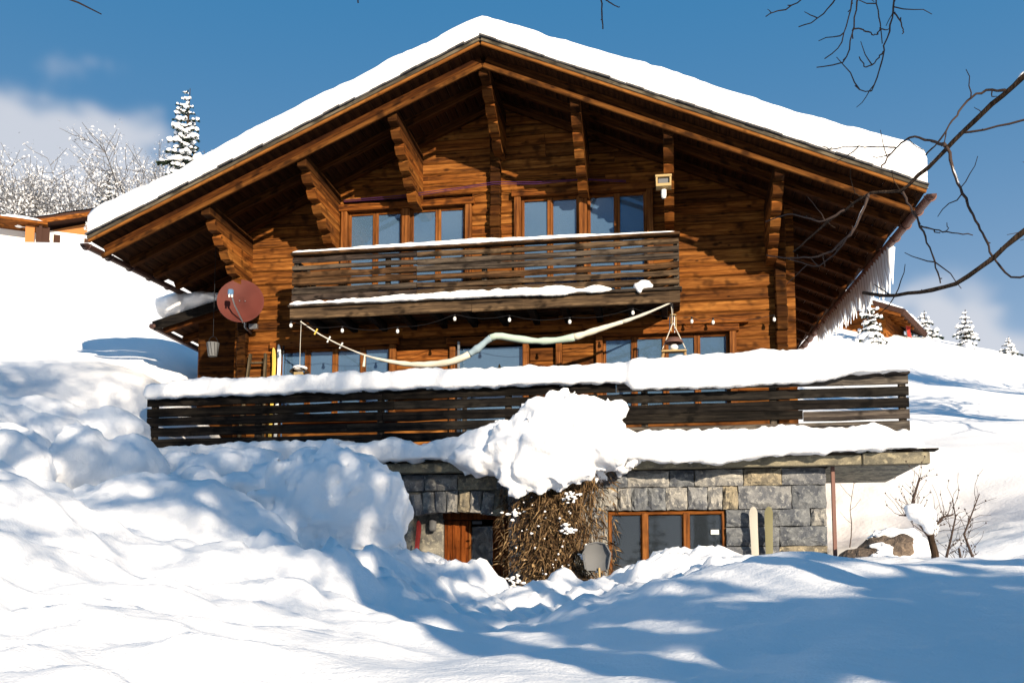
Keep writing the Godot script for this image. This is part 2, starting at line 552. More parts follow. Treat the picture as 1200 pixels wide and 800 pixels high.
	M.concrete = laid(rock, Color(1, 1, 0.97), Vector3(0.5, 0.5, 0.5), 0.4, 0.9)

# ---------- the air: clear winter sky, paler near the horizon, a few low clouds; unseen ones added to whiten the shade
func sky_texture() -> ImageTexture:
	var w := 1024
	var h := 512
	var im := Image.create(w, h, false, Image.FORMAT_RGBF)
	var n := FastNoiseLite.new()
	n.seed = 12
	n.frequency = 1.0
	n.fractal_octaves = 5
	var blobs := [Vector4(-38.0, 21.6, 4.0, 2.6), Vector4(-34.0, 22.0, 3.6, 2.5), Vector4(-30.5, 22.0, 2.6, 2.5), Vector4(-26.0, 20.6, 2.6, 2.0), Vector4(14.6, 13.4, 2.6, 2.0), Vector4(17.0, 12.0, 3.2, 2.0), Vector4(22, 10, 5, 2.2)]
	var r := RandomNumberGenerator.new()
	r.seed = 8
	for k in 40:  # clouds out of view, added to take blue out of the shade
		blobs.append(Vector4(r.randf_range(52, 298), r.randf_range(7, 24), r.randf_range(3, 7), r.randf_range(1.8, 3.2)))
	for y in h:
		var el := 90.0 - 180.0 * (y + 0.5) / h
		var e := clampf(el / 90.0, 0.0, 1.0)
		var base := Color(0.46, 0.5, 0.55).lerp(Color(0.012, 0.1, 0.222), 1.0 - pow(1.0 - e, 7.8))
		for x in w:
			var az := wrapf(360.0 * (x + 0.5) / w, -180.0, 180.0)
			var c := base
			if el > 3.0 and el < 34.0:
				var d := 0.0
				for b in blobs:
					var da: float = wrapf(az - b.x, -180.0, 180.0) / b.z
					if absf(da) < 2.6:
						d += exp(-da * da - pow((el - b.y) / b.w, 2.0))
				if d > 0.05:
					var dir := Vector3(sin(deg_to_rad(az)), tan(deg_to_rad(el)) * 1.7, -cos(deg_to_rad(az)))
					var f := n.get_noise_3dv(dir * 9.0) * 0.5 + n.get_noise_3dv(dir * 26.0) * 0.22
					var a := smoothstep(0.2, 1.15, d * 1.05 + f * 2.1)
					c = c.lerp(Color(0.36, 0.37, 0.4), a * 0.84)
			im.set_pixel(x, y, c)
	return ImageTexture.create_from_image(im)

func set_camera_sky_sun() -> void:
	var cam := Camera3D.new()
	cam.name = "camera"
	cam.position = EYE
	cam.rotation_degrees = Vector3(PITCH, YAW, 0)
	cam.projection = Camera3D.PROJECTION_FRUSTUM
	cam.near = 0.1
	cam.far = 3000.0
	cam.size = 2.0 * cam.near * 400.0 / FOC
	cam.frustum_offset = Vector2(0, cam.near * 176.2 / FOC)
	add_child(cam)
	cam.current = true
	var env := Environment.new()
	env.background_mode = Environment.BG_SKY
	var mat := PanoramaSkyMaterial.new()
	mat.panorama = sky_texture()
	env.sky = Sky.new()
	env.sky.sky_material = mat
	env.tonemap_mode = Environment.TONE_MAPPER_LINEAR
	env.tonemap_exposure = 1.95
	env.sdfgi_enabled = true
	env.ssao_enabled = true
	env.ssil_enabled = true
	var we := WorldEnvironment.new()
	we.name = "world_environment"
	we.environment = env
	add_child(we)
	var sun := DirectionalLight3D.new()
	sun.name = "sun"
	sun.light_energy = 1.4
	sun.light_angular_distance = 0.53
	sun.light_color = Color(1.0, 0.925, 0.82)
	sun.shadow_enabled = true
	add_child(sun)
	sun.look_at_from_position(SUN_DIR * 10.0, Vector3.ZERO)

# ---------- the snow-covered ground
func survey() -> Array:
	return [Vector3(-0.73, -0.42, 13.46), Vector3(0.4, -0.41, 13.42), Vector3(1.38, -0.38, 13.61), Vector3(-2.92, -0.41, 13.94), Vector3(-2.31, -0.43, 13.57), Vector3(-1.59, -0.45, 13.26), Vector3(0.52, 0.16, 9.01), Vector3(1.22, 0.23, 9.08), Vector3(2.14, 0.17, 9.26), Vector3(2.62, 0.17, 9.81), Vector3(0.57, -0.21, 11.53), Vector3(1.54, -0.2, 11.68), Vector3(-0.56, -0.34, 10.52), Vector3(0.9, -0.3, 12.57), Vector3(-1.24, -0.43, 11.62), Vector3(-0.08, -0, 8.5), Vector3(-0.47, -0.12, 8.51), Vector3(1.35, 0.27, 2.86), Vector3(2.52, 0.4, 3.72), Vector3(3.1, 0.25, 5.37), Vector3(4.12, 0.35, 5.14), Vector3(0.13, 0.23, 2.8), Vector3(-1.69, -0.28, 3.6), Vector3(-2.18, -0.12, 4.37), Vector3(-2.78, 0.39, 4.89), Vector3(-3.22, 0.3, 4.99), Vector3(-2.29, -0.1, 6.22), Vector3(0.11, 0.36, 4.8), Vector3(-0.43, 0.31, 4.81), Vector3(-1, -0.02, 4.64), Vector3(-0.96, -0.24, 6.54), Vector3(-2.82, -0.14, 7.37), Vector3(-1.72, -0.41, 9.17), Vector3(-3.2, -0, 8.53), Vector3(-4.11, 0.36, 7.8), Vector3(-2.3, -0.33, 10.34), Vector3(-1.41, -0.38, 8.1), Vector3(-2.56, -0.39, 12.03), Vector3(-4.1, -0.1, 12.33), Vector3(-3.98, -0.06, 11.06), Vector3(-3.88, -0.04, 9.88), Vector3(-4.99, 0.29, 11.12), Vector3(-5.03, 0.33, 9.94), Vector3(-4.89, 0.25, 8.71), Vector3(-5.89, 0.83, 9.92), Vector3(-5.83, 0.73, 9.26), Vector3(-3.08, -0.19, 10.83), Vector3(-6.28, 0.45, 7.08), Vector3(-5.38, 0.55, 5.51), Vector3(-4.14, 0.45, 5.05), Vector3(-7.37, 1.23, 7.91), Vector3(-6.79, 0.87, 7.5), Vector3(-12.47, 4.35, 1.1), Vector3(-9.32, 3.78, 1.44), Vector3(-8.55, 2.66, 4.47), Vector3(-8.88, 2.33, 5.91), Vector3(-7.6, 1.99, 4.38), Vector3(-10.34, 3.52, 2.66), Vector3(-11.26, 5.51, -4.32), Vector3(-22.57, 11.29, -17.42), Vector3(-44.79, 23.21, -42.16), Vector3(-40.41, 23.77, -45.18), Vector3(-23.65, 14.68, -26.06), Vector3(-36.56, 24.72, -47.48), Vector3(-13.98, 8.16, -10.78), Vector3(3.52, 1.51, -2.7), Vector3(6.06, 2.11, -3.15), Vector3(7.53, 4.61, -12.07), Vector3(14.34, 8.81, -27.81), Vector3(9.27, 9.2, -27.06), Vector3(9.8, 19.54, -56.36), Vector3(17.38, 17.55, -54.96), Vector3(22.52, 14.86, -50.39), Vector3(5.11, 1.03, 1.78), Vector3(4.57, 3.25, -8.61), Vector3(0, -1.25, 18), Vector3(-3, -0.9, 17), Vector3(3, -1, 17), Vector3(0, -1.5, 24), Vector3(-10, -0.8, 24), Vector3(10, -1.6, 24), Vector3(-16, 1.4, 16), Vector3(-22, 3, 20), Vector3(12, -0.5, 14), Vector3(20, 0, 12), Vector3(16, 2, 0), Vector3(22, 4, -12), Vector3(30, 8, -30), Vector3(-20, 5, 0), Vector3(-30, 8, -5), Vector3(-32, 2, 22), Vector3(35, -1, 20), Vector3(0, -3, 45), Vector3(-40, 0, 45), Vector3(40, -3, 45), Vector3(-3, -0.6, 3), Vector3(-6, 0.3, 3.2), Vector3(-3, 3, -8), Vector3(-8.6, 2.6, -1), Vector3(-8.2, 1.9, 3.1), Vector3(-7, 1.5, 3.2), Vector3(-8.9, 2, 3.2), Vector3(-9.5, 3.4, -4), Vector3(3.5, 0.9, -1), Vector3(3.2, 0.5, 2), Vector3(4.2, 3.4, -7), Vector3(-65.69, 24.21, -70.23), Vector3(-59.27, 24.77, -74.67), Vector3(-53.62, 25.72, -78.04), Vector3(14.38, 20.54, -91.06), Vector3(25.5, 18.55, -89), Vector3(34.41, 15.86, -86.48), Vector3(-21.14, 24.3, -89.95), Vector3(-14.41, 23.3, -55.6)]

func tps_kernel(r2: float) -> float:
	return 0.0 if r2 < 1e-9 else 0.5 * r2 * log(r2)

func solve_ground() -> void:
	var pts := survey()
	var n := pts.size()
	var m := n + 3
	var a := []
	for i in m:
		var row := PackedFloat64Array()
		row.resize(m + 1)
		a.append(row)
	for i in n:
		var p: Vector3 = pts[i]
		tps_p.append(Vector2(p.x, p.z))
		for j in n:
			a[i][j] = tps_kernel(Vector2(p.x - pts[j].x, p.z - pts[j].z).length_squared())
		a[i][i] += 0.35
		a[i][n] = 1.0
		a[i][n + 1] = p.x
		a[i][n + 2] = p.z
		a[i][m] = p.y
		a[n][i] = 1.0
		a[n + 1][i] = p.x
		a[n + 2][i] = p.z
	for c in m:
		var best := c
		for r in range(c + 1, m):
			if absf(a[r][c]) > absf(a[best][c]): best = r
		var sw = a[c]
		a[c] = a[best]
		a[best] = sw
		for r in range(c + 1, m):
			var f: float = a[r][c] / a[c][c]
			if f == 0.0: continue
			for k in range(c, m + 1):
				a[r][k] -= f * a[c][k]
	tps_w.resize(m)
	for c in range(m - 1, -1, -1):
		var s: float = a[c][m]
		for k in range(c + 1, m):
			s -= a[c][k] * tps_w[k]
		tps_w[c] = s / a[c][c]

func ground(x: float, z: float) -> float:
	# past the surveyed land the slope levels out
	var far := Vector2(x, z - 18.0)
	var q := Vector2(x, z)
	if far.length() > 112.0:
		q = far.normalized() * 112.0 + Vector2(0, 18)
	if z > 45.0: q.y = minf(q.y, 45.0)
	q.x = clampf(q.x, -75.0, 45.0)
	var n := tps_p.size()
	var h: float = tps_w[n] + tps_w[n + 1] * q.x + tps_w[n + 2] * q.y
	for k in n:
		h += tps_w[k] * tps_kernel(q.distance_squared_to(tps_p[k]))
	if far.length() > 112.0:
		h -= (far.length() - 112.0) * 0.05
	var dist := Vector2(x, z - 18.0).length()
	# drifts: gentle swells, a little crust everywhere
	h += noise.get_noise_2d(x * 4.0, z * 4.0) * 0.2 * smoothstep(1.0, 12.0, dist) + noise.get_noise_2d(x * 16.0 + 40.0, z * 16.0) * 0.06
	if dist < 30.0:
		h += 0.02 * absf(noise.get_noise_2d(x * 55.0, z * 55.0 + 11.0))
	# packed ridges on the bank beside the path
	var bank := smoothstep(-1.2, -3.0, x) * smoothstep(-10.5, -8.0, x) * smoothstep(5.8, 7.2, z) * smoothstep(15.0, 13.6, z)
	if bank > 0.0:
		var ph := dist * 0.6 + noise.get_noise_2d(x * 6.0, z * 6.0 + 70.0) * 0.75 + x * 0.1
		var w := ph - floorf(ph)
		h += bank * (0.24 * (pow(w, 1.6) - smoothstep(0.68, 1.0, w)) + 0.3 * absf(noise.get_noise_2d(x * 6.5 + 9.0, z * 8.0)) + 0.1 * absf(noise.get_noise_2d(x * 20.0, z * 20.0 + 3.0)) - 0.06)
	# shovelled, lumpy snow between the bank and the door
	var lumpy := smoothstep(2.6, 3.6, z) * smoothstep(10.5, 7.5, z) * smoothstep(-10.5, -9.0, x) * smoothstep(1.4, 0.0, x)
	lumpy *= 0.35 + 0.65 * smoothstep(-5.2, -3.8, x)
	h += lumpy * (0.42 * absf(noise.get_noise_2d(x * 13.0 + 5.0, z * 13.0)) + 0.2 * absf(noise.get_noise_2d(x * 31.0 + 5.0, z * 31.0)) + 0.05 * absf(noise.get_noise_2d(x * 80.0 + 5.0, z * 80.0)) - 0.1)
	# the cellar is dug into the slope
	var inside := minf(minf(x - (XL - 0.02), (XR + 0.02) - x), minf(2.62 - z, z + 12.6))
	if inside > 0.0:
		h = minf(h, -0.85)
	return h

func lines(stops: Array) -> PackedFloat32Array:
	# [from, step, to, step, to ...]
	var out := PackedFloat32Array()
	var p: float = stops[0]
	for k in range(1, stops.size(), 2):
		while p < stops[k + 1] - stops[k] * 0.5:
			out.append(p)
			p += stops[k]
		p = stops[k + 1]
	out.append(p)
	return out

func make_ground() -> void:
	solve_ground()
	var xs := lines([-420.0, 30.0, -90.0, 6.0, -30.0, 1.5, -15.0, 0.3, -9.5, 0.1, -8.32, 0.03, -8.26, 0.085, 2.18, 0.03, 2.24, 0.085, 6.0, 0.5, 15.0, 2.0, 50.0, 8.0, 90.0, 30.0, 420.0])
	var zs := lines([-420.0, 30.0, -120.0, 6.0, -60.0, 2.0, -20.0, 0.6, -5.0, 0.25, 2.58, 0.03, 2.64, 0.085, 14.5, 0.2, 19.0, 1.0, 40.0, 10.0, 100.0, 40.0, 420.0])
	var g := Geo.new()
	for z in zs:
		for x in xs:
			g.v.append(Vector3(x, ground(x, z), z))
	var n := xs.size()
	for j in zs.size() - 1:
		for i in n - 1:
			var a := j * n + i
			g.quad(a, a + n, a + n + 1, a + 1)
	var o := single("snow_ground", g.mesh(), M.snow, "", "")
	o.set_meta("kind", "structure")
	print("ground ", n, " x ", zs.size())
	# the next ridge across the valley head
	var f := Geo.new()
	var m := 40
	for j in 9:
		for i in m + 1:
			var x := -330.0 + 250.0 * i / m
			var z := -130.0 - 22.0 * j
			var y := 28.0 + 84.0 * (1.0 - pow(absf(j - 4.0) / 4.0, 1.6)) * smoothstep(-118.0, -182.0, x) + noise.get_noise_2d(x * 0.6, z * 0.6) * 7.0
			f.v.append(Vector3(x, y, z))
	for j in 8:
		for i in m:
			var a := j * (m + 1) + i
			f.quad(a, a + 1, a + m + 2, a + m + 1)
	single("hill", f.mesh(), M.far_snow, "", "").set_meta("kind", "structure")

# ---------- the chalet
func roof_y(x: float) -> float:
	return RTOP - SL * absf(x - RX)

func eave(z: float) -> float:
	# half width of the roof; it flares a little towards the front
	return 7.0 + 0.055 * (z - 2.1)

func spans(x0: float, x1: float, y0: float, y1: float, holes: Array) -> Array:
	# what is left of [x0, x1] in the course y0..y1 beside the openings
	var out := [[x0, x1]]
	for h in holes:
		if y1 <= h[2] + 0.001 or y0 >= h[3] - 0.001: continue
		var nxt := []
		for s in out:
			if h[1] <= s[0] or h[0] >= s[1]:
				nxt.append(s)
				continue
			if h[0] - s[0] > 0.03: nxt.append([s[0], h[0]])
			if s[1] - h[1] > 0.03: nxt.append([h[1], s[1]])
		out = nxt
	return out

func window(parent: Node3D, called: String, x0: float, x1: float, y0: float, y1: float, z: float, n: int, wide_mid: bool, frame: Material, flat: Material) -> Node3D:
	var w := hold(parent, called)
	var c := 0.12
	# casing proud of the logs
	boxp(w, "lintel", Vector3((x0 + x1) / 2, y1 - 0.06, z + 0.01), Vector3(x1 - x0 + 0.1, 0.13, 0.2), flat, 0.01)
	boxp(w, "sill", Vector3((x0 + x1) / 2, y0 + 0.04, z + 0.02), Vector3(x1 - x0 + 0.12, 0.08, 0.24), flat, 0.01)
	for x in [x0 + c / 2, x1 - c / 2]:
		boxp(w, "jamb", Vector3(x, (y0 + y1) / 2 - 0.02, z - 0.002), Vector3(c, y1 - y0 - 0.21, 0.19), frame, 0.01)
	var a := x0 + c + 0.002
	var b := x1 - c - 0.002
	var yb := y0 + 0.083
	var yt := y1 - 0.128
	if wide_mid:
		boxp(w, "post", Vector3((a + b) / 2, (yb + yt) / 2, z - 0.003), Vector3(0.15, yt - yb - 0.004, 0.18), frame, 0.01)
	var bays := []
	if wide_mid:
		bays = [[a, (a + b) / 2 - 0.077], [(a + b) / 2 + 0.077, b]]
	else:
		bays = [[a, b]]
	var per: int = n / bays.size()
	for bay in bays:
		var pw: float = (bay[1] - bay[0]) / per
		for k in per:
			var p0: float = bay[0] + pw * k
			var p1: float = p0 + pw
			var s := 0.055
			for x in [p0 + s / 2 + 0.001, p1 - s / 2 - 0.001]:
				boxp(w, "sash", Vector3(x, (yb + yt) / 2, z - 0.055), Vector3(s, yt - yb - 0.006, 0.06), frame, 0.008)
			for y in [yb + s / 2 + 0.003, yt - s / 2 - 0.003]:
				boxp(w, "sash", Vector3((p0 + p1) / 2, y, z - 0.055), Vector3(pw - 2 * s - 0.006, s, 0.06), flat, 0.008)
			var lean := Basis(Vector3.UP, rng.randf_range(-0.012, 0.012)) * Basis(Vector3.RIGHT, rng.randf_range(-0.012, 0.008))
			part(w, "pane", cbox(Vector3(pw - 2 * s - 0.004, yt - yb - 2 * s - 0.008, 0.006), 0.0), M.glass, Transform3D(lean, Vector3((p0 + p1) / 2, (yb + yt) / 2, z - 0.06)))
	return w

func make_chalet() -> void:
	var ch := thing("chalet", "old brown log chalet with snow roof, wooden balcony, terrace and stone basement", "house", Vector3(RX, -0.7, 0))
	rng.seed = 4
	# --- gable wall of squared logs
	var wall := hold(ch, "gable_wall")
	# x0, x1, y0, y1
	var holes := [[-6.18, -3.64, 5.16, 7.3], [-2.83, -0.27, 5.16, 7.38], [-7.5, -5.07, 3.1, 4.68], [-4.05, -1.95, 2.12, 4.62], [-1.33, 1.16, 3.1, 4.68]]
	var lining := Geo.new()
	var y := 1.98
	var k := 0
	while y < RTOP - 0.1:
		var hgt := rng.randf_range(0.19, 0.255)
		var y1 := y + hgt
		var mid := y + hgt * 0.5
		var reach := minf((RTOP + 0.06 - mid) / SL, 6.0)
		var x0 := maxf(XL, RX - reach)
		var x1 := minf(XR, RX + reach)
		for s in spans(x0, x1, y, y1, holes):
			lining.box(Vector3((s[0] + s[1]) / 2, mid, -0.16), Vector3(s[1] - s[0], hgt, 0.03))
			var a: float = s[0]
			while a < s[1] - 0.02:
				var l := rng.randf_range(2.6, 6.5)
				var b: float = minf(a + l, s[1])
				if s[1] - b < 0.7: b = s[1]
				var m := "log%d" % rng.randi_range(0, 4)
				part(wall, "log", rough_log(b - a - 0.006, hgt - 0.004, 0.14, 0.022, 0.006, k * 7 + 1), M[m], at((a + b) / 2, mid, -0.07 + rng.randf_range(-0.008, 0.008)))
				k += 1
				a = b
		y = y1
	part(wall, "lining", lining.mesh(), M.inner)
	# crossing log ends of the partition and corner walls
	for c in [[RX - 0.1, 6.0, 8.75, 0.2], [1.94, 1.98, 6.75, 0.2], [-8.1, 1.98, 6.5, 0.18]]:
		var ends := hold(ch, "log_crossing")
		var yy: float = c[1]
		while yy < c[2] - 0.05:
			var hh := rng.randf_range(0.2, 0.25)
			var out := rng.randf_range(0.14, 0.2)
			boxp(ends, "log_end", Vector3(c[0] + rng.randf_range(-0.008, 0.008), yy + hh / 2, out / 2 + 0.004), Vector3(c[3], hh - 0.005, out), M["dark_log%d" % rng.randi_range(0, 4)], 0.02)
			yy += hh
	# the house behind the gable
	for sx in [[XL + 0.1, "side_wall"], [XR - 0.1, "side_wall"]]:
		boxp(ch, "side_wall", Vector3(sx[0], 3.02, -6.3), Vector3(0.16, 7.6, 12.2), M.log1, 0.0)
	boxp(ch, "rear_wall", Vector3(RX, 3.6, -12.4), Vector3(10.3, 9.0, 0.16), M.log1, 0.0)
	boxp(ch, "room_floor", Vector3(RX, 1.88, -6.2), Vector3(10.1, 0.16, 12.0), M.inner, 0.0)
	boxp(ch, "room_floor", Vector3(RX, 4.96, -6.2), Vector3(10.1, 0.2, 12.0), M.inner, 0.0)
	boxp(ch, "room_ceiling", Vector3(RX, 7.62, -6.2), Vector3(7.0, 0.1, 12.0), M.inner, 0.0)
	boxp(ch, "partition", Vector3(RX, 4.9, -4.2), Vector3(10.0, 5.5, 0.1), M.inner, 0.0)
	# --- windows
	window(ch, "window", -6.18, -3.64, 5.16, 7.3, 0.0, 4, true, M.frame, M.frame_flat)
	window(ch, "window", -2.83, -0.27, 5.16, 7.38, 0.0, 4, true, M.frame, M.frame_flat)
	window(ch, "window", -7.5, -5.07, 3.1, 4.68, 0.0, 4, false, M.frame, M.frame_flat)
	window(ch, "window", -1.33, 1.16, 3.1, 4.68, 0.0, 4, false, M.frame, M.frame_flat)
	# boards over the lower windows
	boxp(ch, "cover_board", Vector3(-0.1, 4.74, 0.06), Vector3(2.95, 0.1, 0.16), M.frame_flat, 0.01)
	# glazed terrace door with a plank shutter beside it
	var gd := hold(ch, "terrace_door")
	boxp(gd, "lintel", Vector3(-3.0, 4.56, 0.01), Vector3(2.2, 0.13, 0.2), M.frame_flat)
	for x in [-3.99, -2.62, -2.01]:
		boxp(gd, "jamb", Vector3(x, 3.3, -0.01), Vector3(0.11, 2.36, 0.18), M.frame)
	boxp(gd, "pane", Vector3(-3.3, 3.3, -0.06), Vector3(1.24, 2.3, 0.006), M.glass, 0.0)
	boxp(gd, "steel_post", Vector3(-3.86, 3.35, 0.12), Vector3(0.05, 2.4, 0.04), M.steel)
	for j in 9:
		boxp(gd, "plank", Vector3(-2.315, 2.28 + j * 0.25, -0.05), Vector3(0.48, 0.242, 0.05), M["log%d" % (j % 5)])
	# --- roof
	make_roof(ch)
	make_balcony(ch)
	make_terrace(ch)
	make_basement(ch)

func make_roof(ch: Node3D) -> void:
	var roof := hold(ch, "roof")
	var zf := 2.1
	var zb := -12.8
	for s in [-1.0, 1.0]:
		var dir := Vector3(s, -SL, 0).normalized()
		var up := Vector3(s * SL, 1, 0).normalized()
		# boards on the rafters
		var t := 0.0
		var total := 7.0 * sqrt(1 + SL * SL)
		var j := 0
		while t < total - 0.02:
			var w := minf(rng.randf_range(0.16, 0.22), total - t)
			var ct := t + w / 2
			# a board near the eave starts further forward than it ends
			var back := zb if ct < total - 1.0 else zf - (total - ct + 0.03) / 0.06
			back = maxf(back, zb)
			var c := Vector3(RX, RTOP + 0.015, 0) + dir * ct
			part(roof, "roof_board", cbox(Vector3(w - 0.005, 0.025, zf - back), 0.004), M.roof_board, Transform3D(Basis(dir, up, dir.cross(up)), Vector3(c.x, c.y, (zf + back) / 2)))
			t += w
			j += 1
		# rafters
		var z := 1.78
		while z > zb:
			var e := eave(z)
			var a := Vector3(RX + s * 0.04, RTOP - 0.085, z)
			var b := Vector3(RX + s * (e - 0.08), RTOP - 0.085 - SL * (e - 0.08), z)
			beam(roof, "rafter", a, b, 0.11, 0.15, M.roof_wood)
			z -= 0.78
		# barge boards and the front rafter
		var e0 := eave(zf)
		beam(roof, "barge_board", Vector3(RX + s * 0.012, RTOP + 0.032, zf + 0.035), Vector3(RX + s * (e0 + 0.02), RTOP + 0.032 - SL * (e0 + 0.02), zf + 0.035), 0.045, 0.06, M.barge)
		beam(roof, "barge_board", Vector3(RX + s * 0.012, RTOP - 0.25, zf - 0.17), Vector3(RX + s * (e0 - 0.12), RTOP - 0.25 - SL * (e0 - 0.12), zf - 0.17), 0.06, 0.085, M.barge_shaded)
		beam(roof, "barge_strip", Vector3(RX + s * 0.012, RTOP + 0.095, zf + 0.05), Vector3(RX + s * (e0 + 0.04), RTOP + 0.095 - SL * (e0 + 0.04), zf + 0.05), 0.03, 0.055, M.barge_grey)
		# shingles along the verge and the eave
		var n := 26
		for q in n:
			var d := (q + 0.5) * (e0 + 0.05) / n
			var cx: float = RX + s * d
			var tl := Basis(Vector3.BACK, rng.randf_range(-0.03, 0.03)) * Basis(dir, up, dir.cross(up))
			part(roof, "shingle", cbox(Vector3((e0 + 0.05) / n * 1.16, 0.03, 0.42), 0.006), M.shingle, Transform3D(tl, Vector3(cx, RTOP + 0.145 - SL * d + rng.randf_range(0, 0.02), zf - 0.12 + rng.randf_range(-0.015, 0.02))))
		beam(roof, "roof_deck", Vector3(RX + s * 0.06, RTOP + 0.075 - SL * 0.06, (zb + zf) / 2 - 0.05), Vector3(RX + s * 6.0, RTOP + 0.075 - SL * 6.0, (zb + zf) / 2 - 0.05), zf - zb - 0.3, 0.05, M.shingle, 0.0)
		# gutter with its brackets
		var g := Geo.new()
		var rows := 12
		for r in rows + 1:
			var zz := lerpf(zf + 0.06, zb, float(r) / rows)
			var gx: float = RX + s * (eave(zz) + 0.09)
			var gy := RTOP - SL * eave(zz) - 0.02
			for q in 9:
				var an := PI + PI * q / 8
				g.vert(Vector3(gx + cos(an) * 0.075, gy + sin(an) * 0.08, zz))
		for r in rows:
			for q in 8:
				g.quad(r * 9 + q, r * 9 + q + 1, r * 9 + q + 10, r * 9 + q + 9)
		for q in range(1, 8):
			g.tri(0, q + 1, q)
		part(roof, "gutter", g.mesh(), M.gutter if s < 0 else M.copper)
		var zz := zf - 0.02
		while zz > zb:
			var pts := []
			var gx: float = RX + s * (eave(zz) + 0.09)
			var gy := RTOP - SL * eave(zz) - 0.02
			for q in 9:
				var an := PI + PI * q / 8
				pts.append(Vector3(gx + cos(an) * 0.088, gy + sin(an) * 0.094, zz))
			var bg := Geo.new()
			bg.tube(pts, [0.013], 5)
			part(roof, "gutter_bracket", bg.mesh(), M.gutter if s < 0 else M.copper)
			zz -= 0.66
	# purlins on stepped corbels
	for d in [0.0, -1.6, -3.22, -4.98, 1.56, 3.1, 4.86]:
		var x: float = RX + d
		var top := RTOP - SL * absf(d) - 0.165
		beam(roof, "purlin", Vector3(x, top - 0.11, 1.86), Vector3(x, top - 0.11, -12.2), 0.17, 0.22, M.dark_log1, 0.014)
		var co := hold(ch, "corbel")
		var yy := top - 0.225
		var steps := [1.62, 1.36, 1.08, 0.8, 0.52]
		if absf(d) < 0.1: steps = [1.5, 1.2, 0.9, 0.55]
		for q in steps.size():
			var hh := 0.175
			var l: float = steps[q]
			# lower corner of each step cut back
			var g := Geo.new()
			var w := 0.17
			var prof := [Vector2(-0.02, 0), Vector2(l, 0), Vector2(l + 0.03, -hh * 0.45), Vector2(l - 0.07, -hh), Vector2(-0.02, -hh)]
			for sd in [-1.0, 1.0]:
				var f := []
				for p in prof: f.append(Vector3(sd * w / 2, p.y, p.x))
				g.face(f, Vector3(sd, 0, 0))
			for i in prof.size():
				var p0: Vector2 = prof[i]
				var p1: Vector2 = prof[(i + 1) % prof.size()]
				g.face([Vector3(-w / 2, p0.y, p0.x), Vector3(w / 2, p0.y, p0.x), Vector3(w / 2, p1.y, p1.x), Vector3(-w / 2, p1.y, p1.x)], Vector3(0, p0.y + p1.y + hh, p0.x + p1.x - l))
			part(co, "corbel_log", g.mesh(), M["log%d" % ((q + 3) % 5)], at(x, yy, 0))
			yy -= hh + 0.003
	# lower roof of the annex on the uphill side
	var an := hold(ch, "annex_roof")
	var dirl := Vector3(-1, -0.27, 0).normalized()
	for q in 11:
		var c := Vector3(-8.35, 6.05, 0) + dirl * (0.1 + 0.2 * q)
		part(an, "roof_board", cbox(Vector3(0.195, 0.03, 5.0), 0.004), M.roof_board, Transform3D(Basis(dirl, Vector3(-0.27, 1, 0).normalized(), dirl.cross(Vector3(-0.27, 1, 0).normalized())), Vector3(c.x, c.y, -3.6)))
	for q in 6:
		beam(an, "rafter", Vector3(-8.4, 5.93, -1.25 - q * 0.85), Vector3(-10.45, 5.93 - 2.05 * 0.27, -1.25 - q * 0.85), 0.1, 0.14, M.roof_wood)
	beam(an, "barge_board", Vector3(-8.4, 6.02, -1.07), Vector3(-10.6, 6.02 - 2.2 * 0.27, -1.07), 0.045, 0.2, M.black_slat1)
	beam(an, "gutter", Vector3(-10.6, 5.42, -1.0), Vector3(-10.6, 5.42, -6.1), 0.14, 0.1, M.gutter, 0.03)
	boxp(an, "annex_wall", Vector3(-9.1, 3.6, -3.8), Vector3(1.5, 4.6, 4.4), M.dark_log2, 0.0)

func make_balcony(ch: Node3D) -> void:
	var b := hold(ch, "balcony")
	var x0 := -6.72
	var x1 := 0.18
	var zf := 1.12
	rng.seed = 9
	# joists, floor and fascia
	var x := x0 + 0.25
	while x < x1:
		boxp(b, "joist", Vector3(x, 4.9, zf / 2 - 0.04), Vector3(0.11, 0.15, zf + 0.04), M.black_slat0)
		x += 0.58
	for q in 6:
		boxp(b, "floor_board", Vector3((x0 + x1) / 2, 4.993, 0.1 + q * 0.19), Vector3(x1 - x0, 0.03, 0.183), M["slat%d" % (q % 4)], 0.004)
	for s in [[x0, -3.4], [-3.4, x1]]:
		part(b, "fascia", rough_log(s[1] - s[0] - 0.006, 0.2, 0.07, 0.015, 0.008, int(s[0] * 10)), M.slat0, at((s[0] + s[1]) / 2, 4.9, zf + 0.04))
	boxp(b, "ledge", Vector3((x0 + x1) / 2, 5.035, zf + 0.02), Vector3(x1 - x0 + 0.06, 0.05, 0.2), M.slat1)
	# rail
	var y := 5.13
	for q in 6:
		for s in [[x0 + 0.01, -4.4], [-4.4, x1 - 0.01]]:
			var h := rng.randf_range(0.088, 0.12)
			part(b, "slat", rough_log(s[1] - s[0] - 0.008, h, 0.055, 0.018, 0.016, q * 13 + int(s[0])), M["slat%d" % rng.randi_range(0, 3)], Transform3D(Basis(Vector3.BACK, rng.randf_range(-0.003, 0.003)), Vector3((s[0] + s[1]) / 2, y + h / 2 + rng.randf_range(-0.008, 0.008), zf + 0.01)))
		y += 0.142
	for px in [x0 + 0.06, -4.95, -3.2, -1.5, x1 - 0.06]:
		boxp(b, "rail_post", Vector3(px, 5.48, zf - 0.075), Vector3(0.09, 0.94, 0.08), M.post)
	boxp(b, "handrail", Vector3((x0 + x1) / 2, 6.0, zf), Vector3(x1 - x0 + 0.02, 0.05, 0.17), M.slat2, 0.01)
	for sx in [x0 + 0.03, x1 - 0.03]:
		for q in 6:
			boxp(b, "side_slat", Vector3(sx, 5.19 + q * 0.142, zf / 2 - 0.05), Vector3(0.045, 0.115, zf - 0.12), M["slat%d" % (q % 4)])

